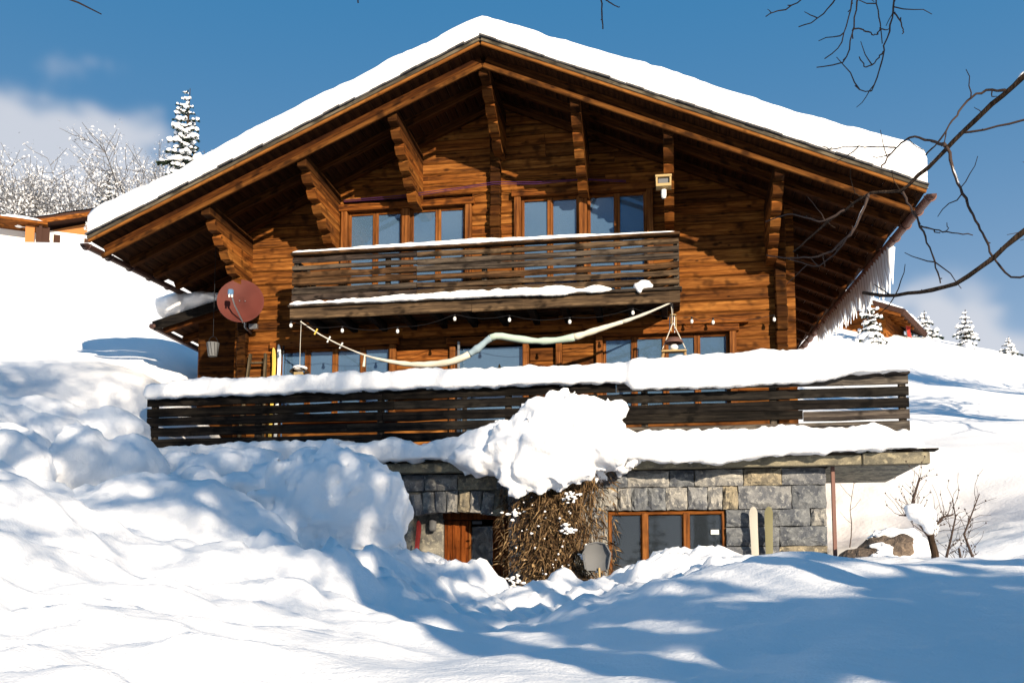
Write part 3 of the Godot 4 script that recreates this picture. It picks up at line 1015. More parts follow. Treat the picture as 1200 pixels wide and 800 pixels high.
func make_terrace(ch: Node3D) -> void:
	var t := hold(ch, "terrace")
	var x0 := -8.5
	var x1 := 3.42
	var z := 2.8
	rng.seed = 12
	for q in 15:
		boxp(t, "deck_board", Vector3((x0 + x1) / 2 + 0.05, 1.955, 0.1 + q * 0.195), Vector3(x1 - x0 + 0.3, 0.045, 0.188), M["grey_slat%d" % (q % 4)], 0.004)
	boxp(t, "edge_beam", Vector3(-2.9, 1.855, 2.9), Vector3(11.2, 0.15, 0.16), M.deck_beam, 0.012)
	boxp(t, "edge_beam", Vector3(3.17, 1.86, 2.92), Vector3(0.92, 0.17, 0.18), M.deck_beam, 0.012)
	boxp(t, "soffit_slab", Vector3(2.96, 1.868, 1.42), Vector3(1.3, 0.1, 2.78), M.concrete, 0.006)
	boxp(t, "edge_cap", Vector3(-2.4, 1.983, 2.9), Vector3(12.3, 0.025, 0.24), M.black_slat2, 0.006)
	# slat rail: four boards, each in lengths
	var y := 2.3
	for q in 5:
		var a := x0
		while a < x1 - 0.01:
			var l := rng.randf_range(3.2, 4.6)
			if q % 2 == 0 and a == x0: l = 4.0
			var b := minf(a + l, x1)
			if x1 - b < 0.8: b = x1
			var h := 0.142 if q < 4 else 0.13
			var m := ("black_slat%d" if a < -1.0 and rng.randf() < 0.8 else "grey_slat%d") % rng.randi_range(0, 3)
			part(t, "slat", rough_log(b - a - 0.008, h, 0.04, 0.012, 0.012, q * 31 + int(a * 3)), M[m], Transform3D(Basis(Vector3.BACK, rng.randf_range(-0.002, 0.002)), Vector3((a + b) / 2, y + h / 2 + rng.randf_range(-0.014, 0.014), z + rng.randf_range(-0.008, 0.008))))
			a = b
		y += 0.17
	for px in [x0 + 0.1, -6.6, -4.55, -2.5, -0.4, 1.5, x1 - 0.08]:
		boxp(t, "rail_post", Vector3(px, 2.52, z - 0.075), Vector3(0.1, 1.1, 0.09), M.post)
	boxp(t, "handrail", Vector3((x0 + x1) / 2, 3.13, z - 0.01), Vector3(x1 - x0 + 0.02, 0.04, 0.2), M.grey_slat3, 0.008)
	boxp(t, "steel_post", Vector3(2.33, 0.95, 2.72), Vector3(0.055, 1.7, 0.055), M.copper, 0.006)

func make_basement(ch: Node3D) -> void:
	var s := hold(ch, "stone_basement")
	rng.seed = 21
	var z := 2.7
	var d := 0.2
	# openings: arched doorway, cellar window
	var ax0 := -4.32
	var ax1 := -2.5
	var wx0 := -0.98
	var wx1 := 0.78
	var courses := [[-0.85, -0.55], [-0.55, -0.24], [-0.24, 0.08], [0.08, 0.36], [0.36, 0.63], [0.63, 0.92], [0.92, 1.18], [1.18, 1.53], [1.53, 1.79]]
	var holes := [[wx0, wx1, -0.9, 1.17], [ax0, ax1, -0.9, 1.0], [ax0 + 0.02, ax1 - 0.02, 1.0, 1.2], [-4.25, -2.55, 1.2, 1.52]]
	var k := 0
	for c in courses:
		for sp in spans(-8.3, 2.24, c[0], c[1], holes):
			var a: float = sp[0]
			while a < sp[1] - 0.02:
				var l := rng.randf_range(0.36, 0.82)
				if c[0] > 1.1 and c[0] < 1.3 and a > -2.6 and a < wx1: l = rng.randf_range(0.2, 0.34)
				var b: float = minf(a + l, sp[1])
				if sp[1] - b < 0.22: b = sp[1]
				var w := b - a
				part(s, "stone", rough_stone(w - 0.012, c[1] - c[0] - 0.012, d, k + 3), M["stone%d" % rng.randi_range(0, 3)], at((a + b) / 2, (c[0] + c[1]) / 2, z - d / 2 + rng.randf_range(-0.012, 0.012)))
				k += 1
				a = b
	# flat arch of tall wedge stones over the door
	var n := 9
	for q in n:
		var f := (q + 0.5) / n
		var x := lerpf(-4.25, -2.55, f)
		var sag := 0.16 * pow(2.0 * f - 1.0, 2.0)
		part(s, "arch_stone", rough_stone(1.7 / n - 0.012, 0.33, d + 0.02, 400 + q), M["stone%d" % rng.randi_range(0, 3)], Transform3D(Basis(Vector3.BACK, -(f - 0.5) * 0.28), Vector3(x, 1.36 - sag * 0.6, z - d / 2)))
	# mortar bed behind the stones, and the cellar behind that
	var m := Geo.new()
	var back := z - d / 2 - 0.06
	for r in [[-8.3, ax0, -0.85, 1.79], [ax1, wx0, -0.85, 1.79], [wx1, 2.22, -0.85, 1.79], [ax0, ax1, 1.22, 1.79], [wx0, wx1, 1.2, 1.79]]:
		m.box(Vector3((r[0] + r[1]) / 2, (r[2] + r[3]) / 2, back), Vector3(r[1] - r[0], r[3] - r[2], 0.1))
	part(s, "mortar", m.mesh(), M.mortar)
	boxp(s, "cellar_wall", Vector3(2.1, 0.45, 1.25), Vector3(0.2, 2.6, 2.5), M.mortar, 0.0)
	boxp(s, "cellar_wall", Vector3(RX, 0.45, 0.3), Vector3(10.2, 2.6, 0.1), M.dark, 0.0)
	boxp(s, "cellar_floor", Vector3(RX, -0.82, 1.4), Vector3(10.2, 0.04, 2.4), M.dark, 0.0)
	# door niche with plastered cheeks
	var nn := hold(ch, "door_niche")
	boxp(nn, "cheek", Vector3(-4.2, 0.3, 2.36), Vector3(0.3, 2.3, 0.5), M.plaster, 0.02)
	boxp(nn, "cheek", Vector3(-3.86, 0.3, 2.12), Vector3(0.42, 2.3, 0.14), M.plaster, 0.02)
	boxp(nn, "cheek", Vector3(-2.48, 0.3, 2.3), Vector3(0.1, 2.3, 0.5), M.plaster, 0.02)
	boxp(nn, "soffit", Vector3(-3.42, 1.34, 2.3), Vector3(1.8, 0.2, 0.5), M.plaster, 0.02)
	var dr := hold(ch, "basement_door")
	boxp(dr, "frame_head", Vector3(-3.1, 1.17, 2.12), Vector3(1.14, 0.12, 0.12), M.door_wood)
	for q in 3:
		boxp(dr, "door_board", Vector3(-3.58 + q * 0.135, 0.15, 2.1), Vector3(0.13, 1.9, 0.06), M.door_wood, 0.008)
	boxp(dr, "glass_panel", Vector3(-3.03, 0.1, 2.07), Vector3(0.36, 1.8, 0.008), M.dim_glass, 0.0)
	boxp(dr, "stile", Vector3(-3.225, 0.15, 2.105), Vector3(0.035, 1.9, 0.07), M.frame)
	boxp(dr, "stile", Vector3(-2.83, 0.15, 2.1), Vector3(0.045, 1.9, 0.07), M.door_wood)
	for q in 2:
		boxp(dr, "door_board", Vector3(-2.74 + q * 0.135, 0.15, 2.1), Vector3(0.13, 1.9, 0.06), M.door_wood, 0.008)
	boxp(dr, "name_plate", Vector3(-3.1, 1.06, 2.155), Vector3(0.16, 0.05, 0.01), M.plastic)
	# cellar window, three lights
	var w := hold(ch, "cellar_window")
	for x in [wx0 + 0.03, wx1 - 0.03]:
		boxp(w, "jamb", Vector3(x, 0.15, 2.56), Vector3(0.055, 2.0, 0.1), M.frame)
	for x in [-0.42, 0.2]:
		boxp(w, "mullion", Vector3(x, 0.15, 2.57), Vector3(0.1, 2.0, 0.11), M.frame)
		boxp(w, "mullion_strip", Vector3(x - 0.062, 0.15, 2.555), Vector3(0.018, 2.0, 0.06), M.frame_flat, 0.004)
	boxp(w, "head", Vector3((wx0 + wx1) / 2, 1.145, 2.56), Vector3(wx1 - wx0, 0.05, 0.1), M.frame_flat)
	for p in [[wx0 + 0.06, -0.475], [-0.365, 0.148], [0.255, wx1 - 0.06]]:
		boxp(w, "pane", Vector3((p[0] + p[1]) / 2, 0.14, 2.55), Vector3(p[1] - p[0], 1.94, 0.006), M.dim_glass, 0.0)

# ---------- snow lying on things
func make_roof_snow() -> void:
	var g := Geo.new()
	var zf := 2.02
	var zb := -12.6
	var us := []
	for k in 161: us.append(-1.0 + 2.0 * k / 160)
	var vs := []
	for k in 13: vs.append(pow(k / 12.0, 1.8) * 0.9)
	for k in 26: vs.append(0.9 + (zf - zb - 0.9) * (k + 1) / 26.0)
	for v in vs:
		var z: float = zf - v
		for u in us:
			var e := eave(z) + 0.1
			var x: float = u * e
			var base := RTOP + 0.17 - SL * sqrt(x * x + 0.5 * smoothstep(0.1, 0.5, v))
			var d := minf((1.0 - absf(u)) * e, v)
			var deep := 0.6 + 0.012 * maxf(x, 0.0) + noise.get_noise_2d(x * 5.0, z * 5.0) * 0.1 + absf(noise.get_noise_2d(x * 14.0, z * 14.0)) * 0.07 + absf(noise.get_noise_2d(x * 40.0, z * 40.0)) * 0.03
			if x > 5.5: deep += (x - 5.5) * 0.06
			deep -= 0.1 * exp(-pow((x - 0.0) / 0.35, 2.0)) * 0.4
			var r := 0.3
			var q := clampf(d / r, 0.0, 1.0)
			var th := deep * sqrt(1.0 - pow(1.0 - q, 2.4))
			# a bulge that leans out over the edge
			var lean := 0.1 * sin(PI * clampf(th / deep, 0.0, 1.0)) * (1.0 - smoothstep(0.0, 0.35, d))
			var wob := noise.get_noise_2d(x * 14.0, z * 14.0 + 33.0) * 0.05 * (1.0 - smoothstep(0.0, 0.6, d))
			var px: float = x + signf(x) * (lean + wob) * (1.0 - smoothstep(0.0, 0.35, (1.0 - absf(u)) * e))
			var pz: float = z + (lean + wob) * (1.0 - smoothstep(0.0, 0.35, v))
			g.vert(Vector3(RX + px, base + th, pz))
	var n := us.size()
	for j in vs.size() - 1:
		for i in n - 1:
			var a := j * n + i
			g.quad(a, a + 1, a + n + 1, a + n)
	single("roof_snow", g.mesh(), M.snow_fine, "thick white snow blanket covering the big chalet roof", "snow")
	# annex roof
	single("roof_snow", lump_mesh([[-9.7, 6.0, -2.2, 1.0, 0.26, 1.2], [-10.25, 5.85, -1.7, 0.45, 0.3, 0.75], [-9.6, 6.0, -4.2, 1.05, 0.3, 1.6]], 0.06, 0.2, 0.025), M.snow_fine, "small snow cushion on the low annex roof below the big eave", "snow")
	# handrail of the balcony
	single("rail_snow", snow_roll([[-6.74, 6.026, 1.12, 0.09, 0.035, 0], [-5.0, 6.026, 1.12, 0.1, 0.06, 0], [-3.4, 6.026, 1.12, 0.1, 0.075, 0.01], [-2.2, 6.026, 1.12, 0.1, 0.05, 0], [-0.6, 6.026, 1.12, 0.09, 0.03, 0], [0.15, 6.026, 1.12, 0.08, 0.014, 0]], 0.04, 1.0, 0.012), M.snow_fine, "thin strip of snow on the upper balcony handrail", "snow")
	single("ledge_snow", snow_roll([[-6.75, 5.06, 1.17, 0.1, 0.035, 0.01], [-5.2, 5.06, 1.17, 0.1, 0.06, 0.01], [-3.9, 5.06, 1.18, 0.11, 0.085, 0.03], [-2.6, 5.06, 1.18, 0.12, 0.09, 0.04], [-1.9, 5.06, 1.19, 0.12, 0.1, 0.07], [-1.5, 5.06, 1.17, 0.09, 0.035, 0.01], [-1.25, 5.06, 1.19, 0.11, 0.1, 0.06], [-0.95, 5.06, 1.17, 0.08, 0.03, 0.0]], 0.035, 2.0, 0.03), M.snow_fine, "strip of snow along the foot of the balcony slats", "snow")
	single("ledge_snow", lump_mesh([[-0.46, 5.1, 1.19, 0.16, 0.07, 0.11], [-0.4, 5.14, 1.19, 0.08, 0.07, 0.08], [-0.5, 5.02, 1.24, 0.05, 0.06, 0.04]], 0.025, 0.05, 0.02, 4.0), M.snow_fine, "small separate snow clump at the end of the balcony foot", "snow")
	# terrace rail
	single("rail_snow", snow_roll([[-8.55, 3.15, 2.8, 0.17, 0.2, 0.03], [-7.2, 3.15, 2.8, 0.18, 0.24, 0.03], [-5.5, 3.15, 2.8, 0.19, 0.26, 0.04], [-3.8, 3.15, 2.8, 0.19, 0.27, 0.03], [-2.0, 3.15, 2.8, 0.19, 0.25, 0.03], [-0.72, 3.15, 2.8, 0.2, 0.26, 0.04], [-0.55, 3.15, 2.84, 0.25, 0.31, 0.2], [0.2, 3.15, 2.85, 0.27, 0.33, 0.22], [1.4, 3.15, 2.85, 0.27, 0.36, 0.2], [2.2, 3.15, 2.84, 0.25, 0.36, 0.14], [2.8, 3.15, 2.82, 0.24, 0.33, 0.02], [3.45, 3.15, 2.8, 0.22, 0.24, 0.0]], 0.045, 3.0, 0.04), M.snow_fine, "long thick roll of snow on the terrace slat rail", "snow")
	# edge of the terrace below the rail
	single("ledge_snow", snow_roll([[-8.3, 2.0, 3.0, 0.26, 0.24, 0.1], [-7.0, 2.0, 3.0, 0.26, 0.28, 0.12], [-5.2, 2.0, 2.99, 0.24, 0.3, 0.06], [-4.7, 2.0, 2.98, 0.2, 0.22, 0.03], [-4.3, 2.0, 2.99, 0.22, 0.3, 0.05], [-3.8, 2.0, 2.98, 0.2, 0.22, 0.01], [-3.2, 2.0, 3.0, 0.24, 0.3, 0.08], [-2.9, 2.0, 3.05, 0.28, 0.4, 0.2], [-2.4, 2.0, 3.05, 0.3, 0.6, 0.2]], 0.045, 4.0, 0.05), M.snow_fine, "snow along the terrace edge above the arched door", "snow")
	single("ledge_snow", snow_roll([[-1.0, 2.0, 3.04, 0.26, 0.4, 0.14], [-0.5, 2.0, 3.04, 0.26, 0.3, 0.12], [0.1, 2.0, 3.05, 0.28, 0.3, 0.2], [0.55, 2.0, 3.06, 0.28, 0.3, 0.23], [1.1, 2.0, 3.04, 0.27, 0.32, 0.13], [1.9, 2.0, 3.03, 0.26, 0.34, 0.08], [2.5, 2.0, 3.0, 0.24, 0.33, 0.03], [2.9, 2.01, 2.98, 0.22, 0.37, 0.02], [3.25, 2.01, 2.95, 0.17, 0.22, 0.0], [3.6, 2.01, 2.9, 0.1, 0.08, 0.0]], 0.045, 5.0, 0.05), M.snow_fine, "long snow drift drooping over the terrace edge above the cellar window", "snow")
	# big cap on the climber
	single("snow_mound", lump_mesh([[-1.72, 2.2, 3.35, 0.72, 0.66, 0.5], [-1.35, 2.25, 3.4, 0.5, 0.6, 0.42], [-2.2, 2.02, 3.3, 0.6, 0.42, 0.42], [-2.75, 1.92, 3.2, 0.45, 0.24, 0.32], [-1.0, 2.3, 3.45, 0.3, 0.44, 0.3], [-0.86, 2.05, 3.5, 0.22, 0.3, 0.25], [-1.9, 1.75, 3.55, 0.34, 0.36, 0.22], [-2.28, 1.72, 3.5, 0.16, 0.34, 0.16], [-1.45, 1.8, 3.6, 0.32, 0.34, 0.2], [-2.16, 1.45, 3.55, 0.09, 0.13, 0.09], [-0.72, 2.62, 3.35, 0.12, 0.1, 0.1], [-0.78, 1.9, 3.45, 0.14, 0.2, 0.14], [-2.3, 2.1, 3.05, 0.7, 0.42, 0.25], [-1.3, 2.1, 3.05, 0.7, 0.5, 0.25], [-3.05, 2.0, 3.1, 0.3, 0.2, 0.25]], 0.05, 0.09, 0.085, 3.0), M.snow_fine, "big domed snow cap on the climbing plant in front of the terrace", "snow")
	# ploughed heaps on the bank
	single("snow_heap", lump_mesh([[-4.35, 1.05, 5.35, 0.92, 0.8, 0.85], [-3.95, 0.95, 5.45, 0.58, 0.68, 0.6], [-4.9, 1.1, 5.2, 0.7, 0.65, 0.7], [-4.35, 0.35, 5.4, 0.66, 0.6, 0.8], [-4.55, 1.5, 5.3, 0.5, 0.36, 0.45], [-4.8, 0.5, 5.7, 0.6, 0.6, 0.6]], 0.055, 0.08, 0.12, 2.2), M.snow, "rounded overhanging snow heap beside the arched door", "snow heap", Transform3D.IDENTITY, "ploughed snow heaps")
	single("snow_heap", lump_mesh([[-5.6, 0.65, 7.1, 1.0, 0.62, 0.8], [-6.3, 0.75, 7.1, 0.7, 0.55, 0.7], [-4.9, 0.45, 7.0, 0.6, 0.55, 0.6], [-6.2, 0.55, 7.6, 0.8, 0.55, 0.6], [-5.9, 0.85, 7.0, 0.6, 0.45, 0.6], [-5.2, 0.2, 7.4, 0.9, 0.5, 0.6]], 0.065, 0.1, 0.1, 1.5), M.snow, "broad low snow heap in front of the other heaps on the bank", "snow heap", Transform3D.IDENTITY, "ploughed snow heaps")
	single("snow_heap", lump_mesh([[-6.6, 1.55, 5.3, 0.3, 0.33, 0.3], [-6.25, 1.5, 5.5, 0.28, 0.3, 0.28], [-5.95, 1.6, 5.2, 0.34, 0.32, 0.3], [-5.6, 1.6, 5.0, 0.36, 0.34, 0.33], [-6.05, 1.3, 5.75, 0.3, 0.26, 0.3], [-5.6, 1.25, 5.6, 0.34, 0.3, 0.3], [-6.5, 1.2, 5.9, 0.4, 0.3, 0.36], [-5.3, 1.3, 5.3, 0.4, 0.4, 0.4], [-6.9, 1.5, 4.9, 0.34, 0.3, 0.34]], 0.05, 0.05, 0.06, 2.5), M.snow, "cluster of knobbly snow lumps below the terrace slats", "snow heap", Transform3D.IDENTITY, "ploughed snow heaps")
	single("snow_heap", lump_mesh([[-7.05, 1.5, 6.9, 0.38, 0.5, 0.42], [-6.7, 1.5, 6.4, 0.46, 0.42, 0.45], [-7.4, 1.3, 7.6, 0.42, 0.5, 0.45], [-7.9, 1.4, 7.3, 0.6, 0.5, 0.6]], 0.06, 0.06, 0.08, 2.0), M.snow, "blocky snow heap at the picture edge below the shaded hillside", "snow heap", Transform3D.IDENTITY, "ploughed snow heaps")
	single("snow_heap", lump_mesh([[-8.75, 2.3, 5.0, 0.5, 0.42, 0.45], [-8.1, 2.2, 4.6, 0.6, 0.4, 0.5], [-9.4, 2.3, 5.4, 0.5, 0.4, 0.5]], 0.07, 0.1, 0.07, 2.0), M.snow, "smooth snow hump on the hillside next to the terrace end", "snow heap", Transform3D.IDENTITY, "ploughed snow heaps")

# ---------- small things about the house
func tubep(parent: Node3D, called: String, pts: Array, r: float, mat: Material, n := 6) -> MeshInstance3D:
	var g := Geo.new()
	g.tube(pts, [r], n)
	return part(parent, called, g.mesh(), mat)

func lathe(prof: Array, n := 16) -> ArrayMesh:
	# [radius, y] pairs from bottom to top
	var g := Geo.new()
	for p in prof:
		for j in n:
			var a := TAU * j / n
			g.vert(Vector3(cos(a) * p[0], p[1], -sin(a) * p[0]))
	for k in prof.size() - 1:
		for j in n:
			var a := k * n + j
			var b := k * n + (j + 1) % n
			g.quad(a, b, b + n, a + n)
	return g.mesh()

func ski_mesh(l: float, w: float) -> ArrayMesh:
	# standing ski, tip up and bent back
	var g := Geo.new()
	var n := 14
	for k in n + 1:
		var t := 1.0 - pow(1.0 - float(k) / n, 2.0)
		var ww := w * (1.0 - 0.18 * sin(PI * t)) * (sqrt(maxf(0.0, 1.0 - pow(maxf(0.0, (t - 0.94) / 0.06), 2.0))) * 0.98 + 0.02)
		var zz := 0.08 * pow(maxf(0.0, (t - 0.84) / 0.16), 2.0)
		for q in [Vector2(-1, -1), Vector2(1, -1), Vector2(1, 1), Vector2(-1, 1)]:
			g.vert(Vector3(q.x * ww / 2, t * l, zz + q.y * 0.008))
	for k in n:
		for j in 4:
			var a := k * 4 + j
			var b := k * 4 + (j + 1) % 4
			g.quad(a, a + 4, b + 4, b)
	g.quad(n * 4, n * 4 + 3, n * 4 + 2, n * 4 + 1)
	return g.mesh()

func make_props() -> void:
	# satellite dish
	var d := thing("satellite_dish", "round reddish brown satellite dish on the chalet corner", "satellite dish", Vector3(-7.97, 5.36, 0.0))
	var g := Geo.new()
	var rings := 7
	var seg := 30
	for sgn in [0.0, 0.012]:
		for k in rings + 1:
			var r := 0.43 * k / rings
			for j in seg:
				var a := TAU * j / seg
				g.vert(Vector3(cos(a) * r, sin(a) * r * 1.02, 0.34 * r * r + sgn))
	for s in 2:
		for k in rings:
			for j in seg:
				var a := s * (rings + 1) * seg + k * seg + j
				var b := s * (rings + 1) * seg + k * seg + (j + 1) % seg
				if s == 1: g.quad(a, a + seg, b + seg, b)
				else: g.quad(a, b, b + seg, a + seg)
	for j in seg:
		var a := rings * seg + j
		var b := rings * seg + (j + 1) % seg
		g.quad(a, b, b + (rings + 1) * seg, a + (rings + 1) * seg)
	var face := Transform3D(Basis(Vector3.UP, 0.35) * Basis(Vector3.RIGHT, -0.18), Vector3(-7.97, 5.36, 0.5))
	part(d, "reflector", g.mesh(), M.dish, face)
	tubep(d, "feed_arm", [face * Vector3(0.06, -0.43, 0.05), face * Vector3(-0.08, -0.22, 0.34), face * Vector3(-0.14, -0.06, 0.46)], 0.014, M.steel)
	part(d, "feed_head", cbox(Vector3(0.1, 0.12, 0.08), 0.02), M.blue, face * at(-0.15, -0.02, 0.44))
	for q in 2:
		part(d, "feed_tip", cbox(Vector3(0.03, 0.06, 0.03), 0.006), M.white, face * at(-0.17 + q * 0.05, -0.1, 0.46))
	for q in 2:
		part(d, "bolt", cbox(Vector3(0.02, 0.02, 0.02), 0.004), M.steel, face * at(-0.02 + q * 0.1, 0.02, 0.03))
	tubep(d, "mast", [Vector3(-7.97, 5.36, 0.5), Vector3(-7.97, 5.3, 0.3), Vector3(-7.97, 4.95, 0.28), Vector3(-7.97, 4.9, 0.0)], 0.025, M.steel)
	part(d, "clamp", cbox(Vector3(0.16, 0.1, 0.08), 0.01), M.steel, at(-7.82, 4.96, 0.24))
	# lantern under the eave
	var la := thing("bucket_lantern", "small grey patterned bucket lantern hanging under the annex eave", "lantern", Vector3(-8.6, 4.4, 0.3))
	part(la, "bucket", lathe([[0.0, 0.0], [0.085, 0.0], [0.12, 0.26], [0.105, 0.26], [0.08, 0.03], [0.0, 0.03]], 14), M.plastic, at(-8.6, 4.4, 0.3))
	tubep(la, "handle", [Vector3(-8.71, 4.65, 0.3), Vector3(-8.66, 4.76, 0.3), Vector3(-8.6, 4.79, 0.3), Vector3(-8.54, 4.76, 0.3), Vector3(-8.49, 4.65, 0.3)], 0.006, M.black)
	tubep(la, "chain", [Vector3(-8.6, 4.79, 0.3), Vector3(-8.6, 6.55, 0.3)], 0.006, M.black)
	for q in 10:
		var a := TAU * q / 10
		tubep(la, "rib", [Vector3(-8.6 + cos(a) * 0.087, 4.41, 0.3 + sin(a) * 0.087), Vector3(-8.6 + cos(a + 0.3) * 0.12, 4.65, 0.3 + sin(a + 0.3) * 0.12)], 0.006, M.black, 4)
	# ladder
	var ld := thing("wooden_ladder", "weathered wooden step ladder leaning on the log wall", "ladder", Vector3(-7.75, 2.0, 0.3))
	beam(ld, "stringer", Vector3(-8.02, 2.0, 0.5), Vector3(-7.9, 4.45, 0.16), 0.07, 0.05, M.ladder, 0.008, Vector3.RIGHT)
	beam(ld, "stringer", Vector3(-7.48, 2.0, 0.5), Vector3(-7.6, 4.45, 0.16), 0.07, 0.05, M.ladder, 0.008, Vector3.RIGHT)
	for q in 8:
		var t := (q + 0.6) / 8.2
		beam(ld, "rung", Vector3(-7.99 + 0.115 * t, 2.0 + 2.45 * t, 0.49 - 0.34 * t), Vector3(-7.51 - 0.115 * t, 2.0 + 2.45 * t, 0.49 - 0.34 * t), 0.07, 0.035, M.ladder, 0.006)
	# skis and a pole beside the ladder
	var group := "skis by the ladder"
	single("ski", ski_mesh(2.55, 0.075), M.yellow, "yellow ski beside the ladder", "ski", Transform3D(Basis(Vector3.RIGHT, -0.09), Vector3(-7.42, 2.0, 0.36)), group)
	single("ski", ski_mesh(2.6, 0.07), M.white, "white ski between yellow ski and blue pole", "ski", Transform3D(Basis(Vector3.RIGHT, -0.08), Vector3(-7.31, 2.0, 0.36)), group)
	var pole := thing("ski_pole", "thin blue ski pole next to the white ski", "ski pole", Vector3(-7.2, 2.0, 0.36))
	tubep(pole, "shaft", [Vector3(-7.16, 2.0, 0.4), Vector3(-7.24, 4.5, 0.16)], 0.013, M.blue)
	tubep(pole, "grip", [Vector3(-7.24, 4.42, 0.17), Vector3(-7.245, 4.58, 0.15)], 0.02, M.black)
	part(pole, "basket", lathe([[0.0, 0.0], [0.045, 0.0], [0.045, 0.012], [0.0, 0.012]], 10), M.black, at(-7.16, 2.08, 0.39))
	# birdhouse
	var bh := thing("birdhouse", "little hanging birdhouse with snow on its rounded roof", "birdhouse", Vector3(-6.47, 3.6, 1.3))
	part(bh, "box", cbox(Vector3(0.17, 0.2, 0.15), 0.008), M.pale_wood, at(-6.47, 3.7, 1.3))
	var rf := Geo.new()
	for k in 9:
		var a := PI * k / 8
		for q in [[0.15, -0.11], [0.15, 0.11], [0.132, 0.11], [0.132, -0.11]]:
			rf.vert(Vector3(cos(a) * q[0], sin(a) * q[0] * 0.6, q[1]))
	for k in 8:
		for j in 4:
			var a := k * 4 + j
			var b := k * 4 + (j + 1) % 4
			rf.quad(a, b, b + 4, a + 4)
	part(bh, "roof", rf.mesh(), M.slat1, at(-6.47, 3.79, 1.3))
	part(bh, "roof_snow", lump_mesh([[0, 0.09, 0, 0.14, 0.05, 0.11]], 0.018, 0.02, 0.008, 5.0), M.snow_fine, at(-6.47, 3.79, 1.3))
	tubep(bh, "string", [Vector3(-6.47, 3.88, 1.3), Vector3(-6.5, 4.35, 1.22), Vector3(-6.53, 4.8, 1.12)], 0.005, M.rope, 4)
	# hammock slung under the balcony, bunched up
	var hm := thing("hammock", "bunched white and green cloth hammock slung below the balcony", "hammock", Vector3(-3.0, 3.9, 1.15))
	var path := [Vector3(-6.53, 4.76, 1.15), Vector3(-6.1, 4.47, 1.2), Vector3(-5.5, 4.16, 1.28), Vector3(-5.0, 3.98, 1.3), Vector3(-4.4, 3.87, 1.3), Vector3(-3.9, 3.87, 1.3), Vector3(-3.55, 3.95, 1.3), Vector3(-3.25, 4.13, 1.28), Vector3(-3.0, 4.33, 1.25), Vector3(-2.7, 4.29, 1.22), Vector3(-2.2, 4.22, 1.2), Vector3(-1.7, 4.25, 1.2), Vector3(-1.2, 4.39, 1.18), Vector3(-0.5, 4.6, 1.16), Vector3(0.14, 4.86, 1.14)]
	var cv := Curve3D.new()
	for k in path.size():
		var tan_: Vector3 = (path[mini(k + 1, path.size() - 1)] - path[maxi(k - 1, 0)]) / 6.0
		cv.add_point(path[k], -tan_, tan_)
	var total := cv.get_baked_length()
	for sgm in [[0.0, 0.24, "rope", "rope"], [0.24, 0.47, "cloth", "cloth_white"], [0.47, 0.535, "cloth", "cloth_blue"], [0.535, 0.74, "cloth", "cloth_green"], [0.74, 0.86, "cloth", "cloth_white"], [0.86, 1.0, "rope", "rope"]]:
		var pts := []
		var rad := []
		for k in 15:
			var t: float = lerpf(sgm[0], sgm[1], k / 14.0)
			pts.append(cv.sample_baked(t * total))
			var body := smoothstep(0.14, 0.42, t) * smoothstep(1.02, 0.7, t)
			rad.append(0.012 + 0.06 * body * (0.8 + 0.3 * noise.get_noise_1d(t * 700.0)))
		var hg := Geo.new()
		hg.tube(pts, rad, 10, true, 1.0)
		part(hm, sgm[2], hg.mesh(), M[sgm[3]])
	var frg := Geo.new()
	frg.tube([Vector3(-5.28, 4.08, 1.31), Vector3(-5.28, 3.98, 1.32), Vector3(-5.29, 3.86, 1.32)], [0.012, 0.02, 0.028], 6)
	part(hm, "tassel", frg.mesh(), M.cloth_white)
	for c in [[-6.22, 4.55, "yellow", "yellow clothes peg on the hammock rope"], [-5.98, 4.4, "white", "white clothes peg next to the yellow one on the rope"], [-5.75, 4.28, "white", "white clothes peg farthest down the hammock rope"]]:
		single("clothes_peg", cbox(Vector3(0.022, 0.12, 0.03), 0.004), M[c[2]], c[3], "clothes peg", Transform3D(Basis(Vector3.BACK, -0.5), Vector3(c[0], c[1], 1.2)), "pegs on the hammock rope")
	# string of bulbs below the balcony
	var sl := thing("string_lights", "string of small unlit bulbs hanging below the balcony and over the window", "string lights", Vector3(-3, 4.7, 1.1))
	var hang := [Vector3(-6.69, 4.72, 1.2), Vector3(-5.75, 4.6, 1.15), Vector3(-4.75, 4.56, 1.1), Vector3(-3.72, 4.74, 1.1), Vector3(-2.75, 4.68, 1.1), Vector3(-1.7, 4.6, 1.1), Vector3(-0.62, 4.71, 1.1), Vector3(0.38, 4.72, 0.35), Vector3(0.75, 4.7, 0.3), Vector3(1.8, 4.72, 0.25)]
	for k in hang.size():
		var p: Vector3 = hang[k]
		var b := part(sl, "bulb", lathe([[0.0, -0.075], [0.022, -0.065], [0.03, -0.04], [0.024, -0.012], [0.014, 0.0]], 10), M.white, Transform3D(Basis(), p))
		part(b, "socket", lathe([[0.0, -0.004], [0.017, -0.004], [0.017, 0.04], [0.0, 0.045]], 8), M.black, Transform3D(Basis(), p))
		if k < hang.size() - 1:
			var q: Vector3 = hang[k + 1]
			var up := Vector3(0, 0.045, 0)
			tubep(sl, "cable", [p + up, p.lerp(q, 0.25) + up - Vector3(0, 0.05, 0), p.lerp(q, 0.5) + up - Vector3(0, 0.07, 0), p.lerp(q, 0.75) + up - Vector3(0, 0.05, 0), q + up], 0.005, M.black, 4)
	# wind chime and bird feeder at the balcony corner
	var wc := thing("wind_chime", "small wind chime of pale tubes below the balcony corner", "wind chime", Vector3(0.05, 4.4, 1.0))
	part(wc, "ring", lathe([[0.0, 0.0], [0.06, 0.0], [0.06, 0.018], [0.0, 0.018]], 12), M.pale_wood, at(0.05, 4.62, 1.0))
